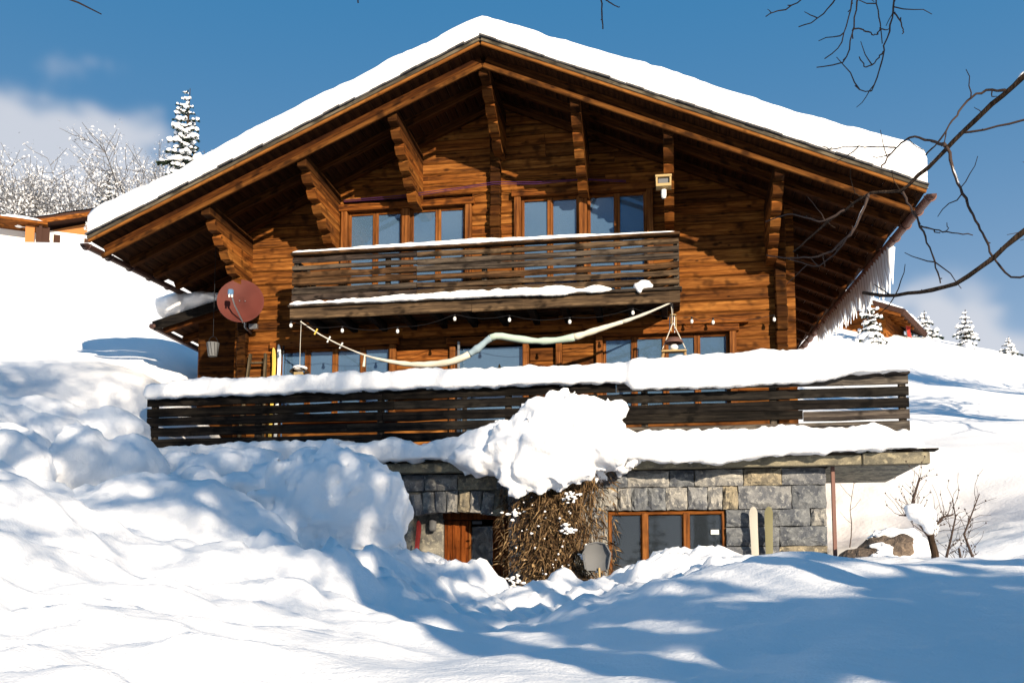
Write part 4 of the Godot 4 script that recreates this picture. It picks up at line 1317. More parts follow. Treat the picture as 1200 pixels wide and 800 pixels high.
	for q in 6:
		var a := TAU * q / 6
		tubep(wc, "chime_tube", [Vector3(0.05 + cos(a) * 0.05, 4.6, 1.0 + sin(a) * 0.05), Vector3(0.05 + cos(a) * 0.055, 4.38 - 0.02 * (q % 3), 1.0 + sin(a) * 0.055)], 0.009, M.steel if q % 2 else M.pale_wood, 6)
	tubep(wc, "string", [Vector3(0.05, 4.63, 1.0), Vector3(0.05, 4.84, 1.0)], 0.004, M.rope, 4)
	var bf := thing("bird_feeder", "triangular hanging bird feeder with curved roof and small tray", "bird feeder", Vector3(0.06, 3.95, 1.1))
	for sx in [-1.0, 1.0]:
		tubep(bf, "cord", [Vector3(0.06 + sx * 0.19, 4.03, 1.1), Vector3(0.05, 4.48, 1.08)], 0.009, M.rope, 5)
	part(bf, "roof", lathe([[0.16, 0.0], [0.15, 0.04], [0.09, 0.09], [0.0, 0.11]], 14), M.copper, at(0.06, 4.12, 1.1))
	part(bf, "tray", cbox(Vector3(0.42, 0.03, 0.16), 0.008), M.pale_wood, at(0.06, 3.98, 1.1))
	part(bf, "food_ball", lathe([[0.0, 0.0], [0.06, 0.02], [0.075, 0.06], [0.05, 0.1], [0.0, 0.11]], 12), M.white, at(0.06, 3.995, 1.1))
	for sx in [-1.0, 1.0]:
		tubep(bf, "spray", [Vector3(0.06 + sx * 0.17, 3.99, 1.1), Vector3(0.06 + sx * 0.2, 3.85, 1.12), Vector3(0.06 + sx * 0.24, 3.74, 1.12)], 0.028, M.dry_leaf, 6)
	tubep(bf, "hanger", [Vector3(0.05, 4.48, 1.08), Vector3(0.02, 4.84, 1.05)], 0.005, M.rope, 4)
	# lamp box at the gable
	var lb := thing("gable_lamp", "small pale wooden lamp box with white sensor below, high on the gable", "lamp", Vector3(-0.07, 6.6, 1.2))
	part(lb, "top_board", cbox(Vector3(0.28, 0.04, 0.2), 0.006), M.pale_wood, at(-0.07, 6.98, 1.2))
	part(lb, "base_board", cbox(Vector3(0.26, 0.05, 0.2), 0.006), M.pale_wood, at(-0.07, 6.82, 1.2))
	for sx in [-1.0, 1.0]:
		part(lb, "side", cbox(Vector3(0.03, 0.115, 0.18), 0.004), M.pale_wood, at(-0.07 + sx * 0.115, 6.902, 1.2))
	part(lb, "lamp_glass", cbox(Vector3(0.19, 0.1, 0.1), 0.01), M.plastic, at(-0.07, 6.902, 1.2))
	part(lb, "sensor", lathe([[0.0, 0.0], [0.035, 0.01], [0.045, 0.06], [0.045, 0.15], [0.0, 0.16]], 12), M.white, at(-0.07, 6.61, 1.2))
	part(lb, "bracket", cbox(Vector3(0.05, 0.05, 0.5), 0.005), M.black, at(-0.07, 6.84, 0.86))
	# purple cord along the upper windows
	single("purple_cord", (func() -> ArrayMesh:
		var pg := Geo.new()
		pg.tube([Vector3(-6.1, 7.36, 0.16), Vector3(-4.9, 7.33, 0.3), Vector3(-3.7, 7.4, 0.34), Vector3(-3.18, 7.5, 0.24), Vector3(-2.4, 7.42, 0.3), Vector3(-1.5, 7.42, 0.3), Vector3(-0.75, 7.4, 0.16)], [0.008], 5)
		pg.tube([Vector3(-6.1, 7.33, 0.16), Vector3(-4.9, 7.28, 0.31), Vector3(-3.7, 7.37, 0.35), Vector3(-3.18, 7.46, 0.24), Vector3(-2.4, 7.38, 0.31), Vector3(-1.5, 7.4, 0.31), Vector3(-0.75, 7.37, 0.16)], [0.006], 5)
		return pg.mesh()).call(), M.purple, "purple cord stretched along the tops of the upper windows", "cord")
	# on the terrace by the glass door
	var sh := thing("plank_shelf", "narrow wooden shelf behind the rail by the terrace door", "shelf", Vector3(-3.1, 2.0, 0.4))
	part(sh, "board", cbox(Vector3(1.6, 0.04, 0.24), 0.006), M.slat0, at(-3.0, 3.66, 0.3))
	for x in [-3.7, -2.3]:
		part(sh, "leg", cbox(Vector3(0.05, 1.66, 0.2), 0.006), M.slat1, at(x, 2.81, 0.3))
	for c in [[-3.45, "teal", "dark teal jar"], [-3.28, "blue", "blue jar"], [-2.75, "blue", "small blue bowl"], [-2.45, "plastic", "clear grey jar"]]:
		var pr := [[0.0, 0.0], [0.05, 0.0], [0.058, 0.08], [0.05, 0.15], [0.03, 0.17], [0.0, 0.17]] if "jar" in c[2] else [[0.0, 0.0], [0.04, 0.0], [0.1, 0.09], [0.09, 0.09], [0.0, 0.03]]
		single(c[2].split(" ")[-1], lathe(pr, 12), M[c[1]], c[2] + " on the shelf by the terrace door", c[2].split(" ")[-1], at(c[0], 3.682, 0.3), "jars on the terrace shelf")
	single("hanging_gourd", lathe([[0.0, 0.0], [0.07, 0.02], [0.1, 0.1], [0.08, 0.2], [0.03, 0.3], [0.012, 0.36], [0.0, 0.37]], 14), M.dry_leaf, "drop-shaped dry gourd standing among jars behind the rail", "gourd", at(-3.06, 3.682, 0.32))
	# long skis by the cellar window
	for q in 2:
		single("ski", ski_mesh(1.75, 0.125), M.ski_pale if q == 0 else M.ski_green, ["old wooden ski with white base leaning on the stone wall, nearer the cellar window", "old greenish wooden ski leaning on the stone wall, nearer the corner"][q], "ski", Transform3D(Basis(Vector3.BACK, 0.02 - 0.03 * q) * Basis(Vector3.RIGHT, -0.1), Vector3(1.2 + q * 0.17, -0.55, 3.0)), "old skis on the stone wall")
	# red ski pair by the arched door
	for q in 2:
		single("ski", ski_mesh(1.35, 0.075), M.red, ["red ski tilted towards the snow heap beside the arched door", "red ski standing closer to the arched door"][q], "ski", Transform3D(Basis(Vector3.BACK, 0.22 - 0.3 * q) * Basis(Vector3.RIGHT, -0.12), Vector3(-3.8 + q * 0.02, -0.35, 3.72 + q * 0.05)), "red skis by the door")
	var stick := Geo.new()
	stick.tube([Vector3(-3.68, -0.5, 3.5), Vector3(-3.82, 0.3, 3.2), Vector3(-3.9, 0.75, 2.85)], [0.02, 0.018, 0.016], 6)
	single("wooden_stick", stick.mesh(), M.pale_wood, "plain wooden stick leaning by the red skis", "stick")
	# wall lamp in the door niche
	var wl := thing("wall_lamp", "pale wall lamp on the plaster beside the basement door", "wall lamp", Vector3(-3.8, 1.0, 2.2))
	part(wl, "shade", lathe([[0.0, 0.0], [0.05, 0.0], [0.065, 0.04], [0.065, 0.16], [0.04, 0.2], [0.0, 0.2]], 8), M.plastic, at(-3.8, 0.92, 2.3))
	part(wl, "bracket", cbox(Vector3(0.05, 0.05, 0.14), 0.006), M.black, at(-3.8, 0.96, 2.22))
	# snow shovel stuck handle-down
	var sv := thing("snow_shovel", "frosted plastic snow shovel standing blade-up beside the climbing plant", "shovel", Vector3(-1.08, -0.2, 3.6))
	tubep(sv, "handle", [Vector3(-1.02, -0.4, 3.62), Vector3(-1.05, 0.3, 3.58)], 0.018, M.pale_wood)
	var bl := Geo.new()
	for k in 7:
		for j in 9:
			var u := -1.0 + 2.0 * j / 8
			var v := k / 6.0
			var ww := 0.19 * (1.0 - 0.25 * pow(1.0 - v, 2.0) - 0.12 * pow(v, 6.0))
			bl.vert(Vector3(-1.08 + u * ww, 0.26 + v * 0.4 - 0.04 * u * u * v, 3.56 + 0.07 * u * u - 0.06 * sin(v * PI)))
	for k in 6:
		for j in 8:
			var a := k * 9 + j
			bl.quad(a, a + 1, a + 10, a + 9)
	part(sv, "blade", bl.mesh(), M.plastic)
	tubep(sv, "blade_rim", [Vector3(-1.24, 0.28, 3.63), Vector3(-1.28, 0.5, 3.62), Vector3(-1.2, 0.64, 3.6), Vector3(-1.08, 0.665, 3.56), Vector3(-0.96, 0.64, 3.6), Vector3(-0.88, 0.5, 3.62), Vector3(-0.92, 0.28, 3.63)], 0.012, M.plastic)
	# sledge rim poking out of the snow
	single("sledge", lathe([[0.0, -0.05], [0.3, -0.03], [0.36, 0.06], [0.34, 0.07], [0.28, 0.0], [0.0, -0.02]], 18), M.teal, "teal plastic sledge half buried in snow below the cellar window", "sledge", Transform3D(Basis(Vector3.RIGHT, 0.5), Vector3(-0.47, 0.1, 4.3)))
	# hinges and a catch inside the cellar window
	single("window_sticker", cbox(Vector3(0.12, 0.07, 0.01), 0.002), M.white, "small pale tag on the cellar window pane", "tag", at(0.62, 0.85, 2.575))

# the dried climber that hangs from the terrace
func make_climber() -> void:
	rng.seed = 33
	var c := thing("climbing_plant", "dry brown climbing plant hanging down the stone wall under a snow cap", "plant", Vector3(-1.7, -0.3, 3.1))
	var stems := Geo.new()
	var leaves := Geo.new()
	var dark := Geo.new()
	for k in 40:
		var x := -1.72 + rng.randf_range(-0.6, 0.6)
		var z := 3.05 + rng.randf_range(-0.25, 0.3)
		var pts := []
		var n := 8
		var low := rng.randf_range(-0.4, 0.5) + 0.6 * absf(x + 1.72)
		for q in n:
			var t := float(q) / (n - 1)
			pts.append(Vector3(x + (-1.7 - x) * 0.35 * t * t + rng.randf_range(-0.05, 0.05), lerpf(2.0, low, t), z + rng.randf_range(-0.05, 0.05)))
		stems.tube(pts, [0.013, 0.011, 0.01, 0.008, 0.008, 0.006, 0.005, 0.004], 4)
	for k in 9000:
		var y := 2.0 - 2.35 * pow(rng.randf(), 0.9)
		var half := 0.62 * smoothstep(-0.6, 0.5, y) + 0.12
		if y > 1.3: half *= lerpf(1.0, 0.9, (y - 1.3) / 0.7)
		var x := -1.72 + half * clampf(rng.randfn(0, 0.5), -1.15, 1.15)
		var edge := absf(x + 1.72) / half
		var z := 2.95 + 0.36 * sqrt(maxf(0.0, 1.2 - edge * edge)) * rng.randf_range(0.2, 1.05)
		var p := Vector3(x, y, z)
		var dir := Vector3(rng.randfn(0, 0.55) + (x + 1.72) * 0.5, rng.randfn(-0.75, 0.5), rng.randfn(0.3, 0.4)).normalized()
		var l := rng.randf_range(0.06, 0.2)
		var side := dir.cross(Vector3(rng.randf() - 0.5, rng.randf() - 0.5, rng.randf() - 0.5)).normalized()
		var w := rng.randf_range(0.0035, 0.008)
		var gg: Geo = [stems, leaves, dark, dark, stems][rng.randi_range(0, 4)]
		if gg == leaves and rng.randf() < 0.4:
			w = rng.randf_range(0.012, 0.022)
			l *= 0.4
		var mid := p + dir * l * 0.5 + side * w
		var s := gg.v.size()
		gg.v.append(p); gg.v.append(mid); gg.v.append(p + dir * l + Vector3(0, -l * 0.2, 0)); gg.v.append(p + dir * l * 0.5 - side * w + dir.cross(side) * w)
		gg.quad(s, s + 1, s + 2, s + 3)
	part(c, "stems", stems.mesh(), M.dry_stem).set_meta("kind", "stuff")
	part(c, "dry_leaves", leaves.mesh(), M.dry_leaf).set_meta("kind", "stuff")
	part(c, "dead_twigs", dark.mesh(), M.dry_dark).set_meta("kind", "stuff")
	var bits := []
	for k in 60:
		var y := rng.randf_range(-0.1, 1.55)
		var x := -1.72 + rng.randfn(0, 0.3)
		var s := rng.randf_range(0.006, 0.018)
		bits.append([x, y, 3.36 + rng.randf_range(-0.1, 0.06), s * 1.3, s, s])
	for cl in [[-1.22, 0.46, 3.4, 0.1], [-2.28, 1.12, 3.27, 0.12], [-1.5, 0.86, 3.42, 0.07], [-2.3, 0.12, 3.32, 0.1], [-1.45, 1.35, 3.42, 0.1]]:
		for k in 22:
			var s := rng.randf_range(0.008, 0.03)
			bits.append([cl[0] + rng.randfn(0, cl[3] * 0.6), cl[1] + rng.randfn(0, cl[3] * 0.45), cl[2] + rng.randf_range(-0.05, 0.04), s * 1.5, s * 0.7, s])
	var sg := Geo.new()
	for b in bits:
		blob(sg, Vector3(b[0], b[1], b[2]), Vector3(b[3], b[4], b[5]), 6, 4, 0.5)
	part(c, "snow_flecks", sg.mesh(), M.snow_fine).set_meta("kind", "stuff")

# an uneven ellipsoid
func blob(g: Geo, c: Vector3, r: Vector3, n := 8, m := 5, rough := 0.25) -> void:
	var s := g.v.size()
	for j in m + 1:
		var a := -PI / 2 + PI * j / m
		for i in n:
			var b := TAU * i / n
			var k := 1.0 + rng.randf_range(-rough, rough) * cos(a)
			g.v.append(c + Vector3(cos(a) * cos(b) * r.x, sin(a) * r.y, -cos(a) * sin(b) * r.z) * k)
	for j in m:
		for i in n:
			var p := s + j * n + i
			var q := s + j * n + (i + 1) % n
			g.quad(p, q, q + n, p + n)

# ---------- trees
func conifer(called: String, label: String, base: Vector3, h: float, r: float, seed_: int, snow: float, group := "", low := 0.08, per := 8) -> Node3D:
	rng.seed = seed_
	var t := thing(called, label, "tree", base, group)
	var tg := Geo.new()
	tg.tube([base + Vector3(0, -0.4, 0), base + Vector3(0, h * 0.4, 0), base + Vector3(0.02 * h, h * 0.97, 0)], [r * 0.085 + 0.03, r * 0.06 + 0.02, 0.02], 7)
	part(t, "trunk", tg.mesh(), M.bark)
	var needles := Geo.new()
	var sn := Geo.new()
	var levels := clampi(int(h * 2.0), 10, 24)
	for k in levels:
		var f := float(k) / levels
		var y := h * (low + (0.985 - low) * f)
		var rr := r * pow(1.0 - f, 0.82) * rng.randf_range(0.85, 1.12) + 0.03 * r
		var n := maxi(4, int(per * (1.0 - f * 0.45)))
		var turn := rng.randf() * TAU
		for j in n:
			var a := turn + TAU * (j + rng.randf_range(-0.3, 0.3)) / n
			var l := rr * rng.randf_range(0.55, 1.15)
			var out := Vector3(cos(a), 0, sin(a))
			var side := Vector3(-sin(a), 0, cos(a))
			var droop := lerpf(-0.55, 0.3, f) + rng.randf_range(-0.16, 0.16)
			var root := base + Vector3(0, y, 0)
			# a branch with finger sprays on both sides
			var prev := root
			var segs := 3
			for q in segs:
				var u1 := float(q + 1) / segs
				var p := root + out * (l * u1) + Vector3(0, l * (droop * u1 - 0.12 * u1 * u1), 0)
				var w := l * 0.3 * (1.0 - 0.55 * u1)
				for sd in [-1.0, 1.0]:
					var tip: Vector3 = p + side * (sd * w) + out * (l * 0.12) + Vector3(0, -0.22 * w - 0.05 * l, 0)
					needles.face([prev, p, tip])
					needles.face([prev + Vector3(0, -0.07 * l, 0), p + Vector3(0, -0.1 * l, 0), tip + Vector3(0, -0.08 * l, 0)])
				needles.face([prev + side * 0.03 * l, p + Vector3(0, -0.16 * l, 0), p + out * 0.1 * l])
				if rng.randf() < snow:
					var c := prev.lerp(p, 0.62)
					blob(sn, c + Vector3(0, 0.05 * l + 0.02, 0), Vector3(w * 0.75 + 0.06 * l, 0.1 * l + 0.03, w * 0.75 + 0.06 * l) * rng.randf_range(0.45, 1.45), 6, 4, 0.45)
				prev = p
	part(t, "crown", needles.mesh(), M.needle)
	if sn.v.size(): part(t, "branch_snow", sn.mesh(), M.far_snow).set_meta("kind", "stuff")
	return t

var frosting := 0.0
var flakes: Geo

func limb(g: Geo, fine: Geo, p: Vector3, dir: Vector3, l: float, r: float, depth: int, spread: float, kids: int, top: int, twig_w := 0.006) -> void:
	var n := 4
	var pts := [p]
	var rad := [r]
	var d := dir
	for k in n:
		d = (d + Vector3(rng.randfn(0, 0.13), rng.randfn(0.05, 0.12), rng.randfn(0, 0.13))).normalized()
		pts.append(pts[-1] + d * l / n)
		rad.append(lerpf(r, r * 0.55, float(k + 1) / n))
	if depth <= 1:
		fine.tube(pts, rad, 3, false)
		if frosting > 0.0:
			for k in 15:
				var c: Vector3 = (pts[1] as Vector3).lerp(pts[-1], rng.randf()) + Vector3(rng.randfn(), rng.randfn(), rng.randfn()) * l * 0.2
				var u := Vector3(rng.randfn(), rng.randfn(0, 0.5), rng.randfn()).normalized() * frosting * rng.randf_range(0.5, 1.3)
				var w := u.cross(Vector3(rng.randfn(), 2.0, rng.randfn())).normalized() * frosting * rng.randf_range(0.4, 0.9)
				flakes.face([c - u, c + w, c + u + Vector3(0, -0.05, 0)])
				flakes.face([c - u, c - w * 0.7, c + u])
		return
	g.tube(pts, rad, 6 if depth > 3 else 4, false)
	for k in kids:
		var f := rng.randf_range(0.3, 1.0) if k > 0 else 1.0
		var i := clampi(int(f * n), 1, n)
		var ax := d.cross(Vector3(rng.randfn(), rng.randfn(), rng.randfn())).normalized()
		var nd := d.rotated(ax, rng.randf_range(0.35, 1.0) * spread)
		limb(g, fine, pts[i], nd, l * rng.randf_range(0.55, 0.82), maxf(rad[i] * rng.randf_range(0.5, 0.72), twig_w), depth - 1, spread, kids, top, twig_w)

func bare_tree(called: String, label: String, base: Vector3, h: float, seed_: int, bark: Material, twig: Material, group := "", depth := 5, kids := 4, spread := 0.9, tw := 0.006, bole := 0.3) -> Node3D:
	rng.seed = seed_
	var t := thing(called, label, "tree", base, group)
	var g := Geo.new()
	var fine := Geo.new()
	frosting = 0.13 if twig == M.frost else 0.0
	flakes = Geo.new()
	var trunk := Geo.new()
	var tp := base + Vector3(rng.randf_range(-0.04, 0.04) * h, h * bole, rng.randf_range(-0.04, 0.04) * h)
	trunk.tube([base - Vector3(0, 0.4, 0), base.lerp(tp, 0.5) + Vector3(0.02 * h, 0, 0), tp], [h * 0.022, h * 0.018, h * 0.015], 8)
	part(t, "trunk", trunk.mesh(), bark)
	for k in 5:
		var a := TAU * (k + rng.randf()) / 5
		limb(g, fine, tp - Vector3(0, h * 0.04 * k * 0.5, 0), Vector3(cos(a) * 0.55 * spread, 1.0, sin(a) * 0.55 * spread).normalized(), h * 0.43 * (1.0 - bole), h * 0.011, depth - 1, spread, kids, depth, tw)
	part(t, "limbs", g.mesh(), bark)
	part(t, "crown", fine.mesh(), M.grey_twig if frosting > 0.0 else twig)
	if flakes.v.size():
		part(t, "hoar_frost", flakes.mesh(), twig).set_meta("kind", "stuff")
	return t

# the bare tree next to the viewer whose boughs reach into the picture
func make_near_tree() -> void:
	rng.seed = 61
	var t := thing("bare_tree", "bare tree whose dark snowy boughs reach in over the chalet roof end", "tree", Vector3(2.85, -0.9, 12.48))
	var g := Geo.new()
	g.tube([Vector3(2.85, -1.2, 12.45), Vector3(2.87, 0.80, 12.50), Vector3(2.77, 2.11, 12.56), Vector3(2.68, 3.22, 12.63), Vector3(2.62, 4.10, 12.71), Vector3(2.62, 4.91, 12.71), Vector3(2.5, 6.2, 12.9)], [0.15, 0.13, 0.115, 0.09, 0.07, 0.05, 0.02], 10)
	part(t, "trunk", g.mesh(), M.bark)
	var boughs := [
		[[Vector3(2.68, 3.22, 12.63), Vector3(2.25, 2.94, 12.55), Vector3(1.94, 2.80, 12.32), Vector3(1.59, 2.52, 12.11), Vector3(1.49, 2.44, 11.98), Vector3(1.38, 2.38, 11.85), Vector3(1.22, 2.42, 11.72), Vector3(1.10, 2.38, 11.59), Vector3(0.98, 2.32, 11.47), Vector3(0.82, 2.24, 11.25)], 0.032, 0.005],
		[[Vector3(1.10, 2.38, 11.59), Vector3(0.98, 2.32, 11.57), Vector3(0.78, 2.42, 11.45), Vector3(0.63, 2.39, 11.43)], 0.009, 0.004],
		[[Vector3(1.22, 2.42, 11.72), Vector3(1.13, 2.21, 11.70), Vector3(1.01, 2.12, 11.58), Vector3(0.89, 2.09, 11.56), Vector3(0.63, 2.16, 11.43)], 0.011, 0.004],
		[[Vector3(1.13, 2.21, 11.70), Vector3(1.03, 2.07, 11.79), Vector3(0.92, 1.97, 11.77), Vector3(0.71, 2.04, 11.74)], 0.007, 0.003],
		[[Vector3(2.77, 2.11, 12.56), Vector3(1.98, 1.84, 13.19), Vector3(1.59, 1.61, 13.26), Vector3(1.47, 1.51, 13.22), Vector3(1.39, 1.46, 13.15), Vector3(1.32, 1.43, 13.07), Vector3(1.23, 1.44, 12.95), Vector3(1.08, 1.47, 12.81), Vector3(0.99, 1.52, 12.69)], 0.03, 0.008],
		[[Vector3(1.59, 2.52, 12.11), Vector3(1.61, 2.38, 12.12), Vector3(1.67, 2.07, 12.24), Vector3(1.70, 1.88, 12.35), Vector3(1.71, 1.73, 12.46), Vector3(1.79, 1.63, 12.48), Vector3(1.89, 1.64, 12.52)], 0.011, 0.005],
		[[Vector3(1.39, 2.37, 11.85), Vector3(1.46, 2.11, 11.97), Vector3(1.51, 1.94, 11.99), Vector3(1.53, 1.85, 11.99), Vector3(1.55, 1.76, 12.00)], 0.009, 0.004],
		[[Vector3(1.46, 2.11, 11.97), Vector3(1.57, 2.02, 12.11), Vector3(1.69, 1.99, 12.14)], 0.006, 0.003],
		[[Vector3(1.85, 2.75, 12.29), Vector3(1.71, 2.72, 12.35), Vector3(1.63, 2.67, 12.33), Vector3(1.51, 2.50, 12.30), Vector3(1.45, 2.45, 12.18)], 0.009, 0.004],
		[[Vector3(1.58, 2.53, 12.11), Vector3(1.52, 2.62, 11.99), Vector3(1.42, 2.66, 11.96), Vector3(1.36, 2.64, 11.85), Vector3(1.27, 2.54, 11.83)], 0.012, 0.004],
		[[Vector3(1.36, 2.65, 11.85), Vector3(1.17, 2.69, 11.81), Vector3(0.99, 2.74, 11.68)], 0.005, 0.003],
		[[Vector3(2.76, 2.34, 12.56), Vector3(2.42, 2.71, 12.19), Vector3(2.03, 2.68, 12.04), Vector3(1.82, 2.67, 11.97), Vector3(1.70, 2.68, 11.93)], 0.014, 0.006],
		[[Vector3(2.62, 4.10, 12.71), Vector3(1.86, 3.81, 12.72), Vector3(1.19, 3.67, 12.63), Vector3(0.40, 3.80, 12.41), Vector3(-0.39, 3.85, 12.31), Vector3(-1.32, 3.95, 12.35), Vector3(-1.95, 3.89, 12.43)], 0.04, 0.007],
		[[Vector3(1.13, 3.73, 12.6), Vector3(1.08, 3.47, 12.50), Vector3(1.05, 3.23, 12.50), Vector3(1.02, 3.06, 12.49), Vector3(0.97, 2.90, 12.48), Vector3(0.83, 2.88, 12.46)], 0.009, 0.003],
		[[Vector3(1.06, 3.74, 12.58), Vector3(1.02, 3.23, 12.49), Vector3(0.97, 3.04, 12.49), Vector3(0.93, 2.96, 12.48), Vector3(0.87, 2.92, 12.47)], 0.007, 0.003],
		[[Vector3(1.17, 3.68, 12.62), Vector3(1.13, 3.41, 12.51), Vector3(1.14, 3.21, 12.52), Vector3(1.16, 3.05, 12.52), Vector3(1.16, 2.96, 12.52)], 0.008, 0.003],
		[[Vector3(1.02, 3.07, 12.49), Vector3(1.07, 3.05, 12.50), Vector3(1.13, 3.01, 12.51), Vector3(1.16, 3.04, 12.52)], 0.005, 0.003],
		[[Vector3(1.30, 3.7, 12.64), Vector3(1.24, 3.38, 12.54), Vector3(1.23, 3.19, 12.54), Vector3(1.22, 3.09, 12.54), Vector3(1.17, 2.91, 12.52), Vector3(1.14, 2.79, 12.52), Vector3(1.09, 2.69, 12.51), Vector3(1.02, 2.74, 12.49)], 0.01, 0.003],
		[[Vector3(1.17, 2.91, 12.52), Vector3(1.13, 2.86, 12.51), Vector3(1.08, 2.84, 12.50), Vector3(1.05, 2.89, 12.50)], 0.005, 0.003],
		[[Vector3(1.23, 3.11, 12.54), Vector3(1.26, 3.06, 12.54), Vector3(1.27, 2.98, 12.55)], 0.005, 0.003],
		[[Vector3(1.04, 3.7, 12.58), Vector3(0.90, 3.51, 12.47), Vector3(0.75, 3.28, 12.45), Vector3(0.67, 3.25, 12.44), Vector3(0.56, 3.22, 12.43)], 0.008, 0.003],
		[[Vector3(1.08, 3.7, 12.59), Vector3(0.99, 3.44, 12.49), Vector3(0.93, 3.25, 12.48), Vector3(0.85, 3.17, 12.46), Vector3(0.74, 3.13, 12.45)], 0.008, 0.003],
		[[Vector3(-0.33, 3.84, 12.32), Vector3(-0.37, 3.57, 12.41), Vector3(-0.37, 3.42, 12.41), Vector3(-0.36, 3.31, 12.41), Vector3(-0.36, 3.24, 12.41)], 0.008, 0.004],
		[[Vector3(-0.37, 3.44, 12.41), Vector3(-0.32, 3.40, 12.41), Vector3(-0.26, 3.36, 12.41)], 0.005, 0.003],
		[[Vector3(-1.78, 3.9, 12.4), Vector3(-1.77, 3.54, 12.69), Vector3(-1.75, 3.37, 12.68)], 0.006, 0.004]]
	for b in boughs:
		var cv := Curve3D.new()
		var src: Array = b[0]
		for k in src.size():
			var tg: Vector3 = (src[mini(k + 1, src.size() - 1)] - src[maxi(k - 1, 0)]) / 5.0
			cv.add_point(src[k], -tg, tg)
		var l := cv.get_baked_length()
		var m := src.size() * 4
		var pts := []
		var rad := []
		var sn := []
		for k in m + 1:
			var f := float(k) / m
			var p := cv.sample_baked(f * l, true)
			pts.append(p + Vector3(rng.randfn(0, 0.003), rng.randfn(0, 0.003), rng.randfn(0, 0.003)))
			rad.append(lerpf(b[1], b[2], sqrt(f)) * rng.randf_range(0.88, 1.14))
		var bg := Geo.new()
		bg.tube(pts, rad, 7)
		# short spurs and buds
		for q in int(l * 8.0):
			var i := rng.randi_range(2, m - 1)
			var along: Vector3 = ((pts[i] as Vector3) - pts[i - 1]).normalized()
			var dr := (along * rng.randf_range(0.1, 1.0) + Vector3(rng.randfn(0, 0.7), rng.randfn(0, 0.7), rng.randfn(0, 0.7))).normalized()
			if rng.randf() < 0.6:
				var sl := rng.randf_range(0.008, 0.03)
				bg.tube([pts[i], pts[i] + dr * sl * 0.6, pts[i] + dr * sl], [0.004, 0.003, 0.004], 4)
			else:
				var p0: Vector3 = pts[i]
				var tw := [p0]
				var tr := [0.004]
				var ln := rng.randf_range(0.06, 0.24)
				for w in 4:
					dr = (dr + Vector3(rng.randfn(0, 0.25), rng.randfn(0.12, 0.2), rng.randfn(0, 0.25))).normalized()
					p0 += dr * ln / 4
					tw.append(p0)
					tr.append(0.0035 - 0.0005 * w)
				bg.tube(tw, tr, 4)
		var br := part(t, "bough", bg.mesh(), M.twig if b[1] < 0.025 else M.bark)
		# snow lying on the thicker boughs
		if b[1] > 0.01:
			var sg := Geo.new()
			var run := []
			var runr := []
			for k in range(1, m + 1):
				var lies: bool = k < m and noise.get_noise_2d(k * 9.0, b[1] * 9000.0) > -0.02
				if lies:
					run.append(pts[k] + Vector3(0, rad[k] * 0.75, 0))
					runr.append(rad[k] * rng.randf_range(0.55, 0.85))
				elif run.size() > 3:
					runr[0] *= 0.3
					runr[-1] *= 0.3
					sg.tube(run, runr, 6)
				if not lies:
					run = []
					runr = []
			if sg.v.size(): part(br, "bough_snow", sg.mesh(), M.snow_fine)
	# the second tree at the other side, seen only as a twig
	var t2 := thing("bare_tree", "bare tree seen only as one twig in the sky corner above the distant snowy fir", "tree", Vector3(-4.6, 0.2, 14.6))
	var g2 := Geo.new()
	g2.tube([Vector3(-4.6, -0.6, 14.6), Vector3(-4.5, 2.2, 14.4), Vector3(-4.3, 4.2, 14.1), Vector3(-4.2, 5.6, 14.2)], [0.09, 0.07, 0.05, 0.02], 8)
	part(t2, "trunk", g2.mesh(), M.bark)
	var g3 := Geo.new()
	g3.tube([Vector3(-4.28, 4.4, 14.1), Vector3(-4.06, 4.15, 13.72), Vector3(-3.71, 3.62, 13.55), Vector3(-3.39, 3.34, 13.42), Vector3(-3.2, 3.14, 13.38), Vector3(-3.09, 3.11, 13.33), Vector3(-2.99, 3.07, 13.27)], [0.02, 0.015, 0.01, 0.008, 0.006, 0.005, 0.003], 6)
	g3.tube([Vector3(-3.2, 3.14, 13.38), Vector3(-3.27, 3.11, 13.4)], [0.005, 0.003], 5)
	part(t2, "bough", g3.mesh(), M.twig)

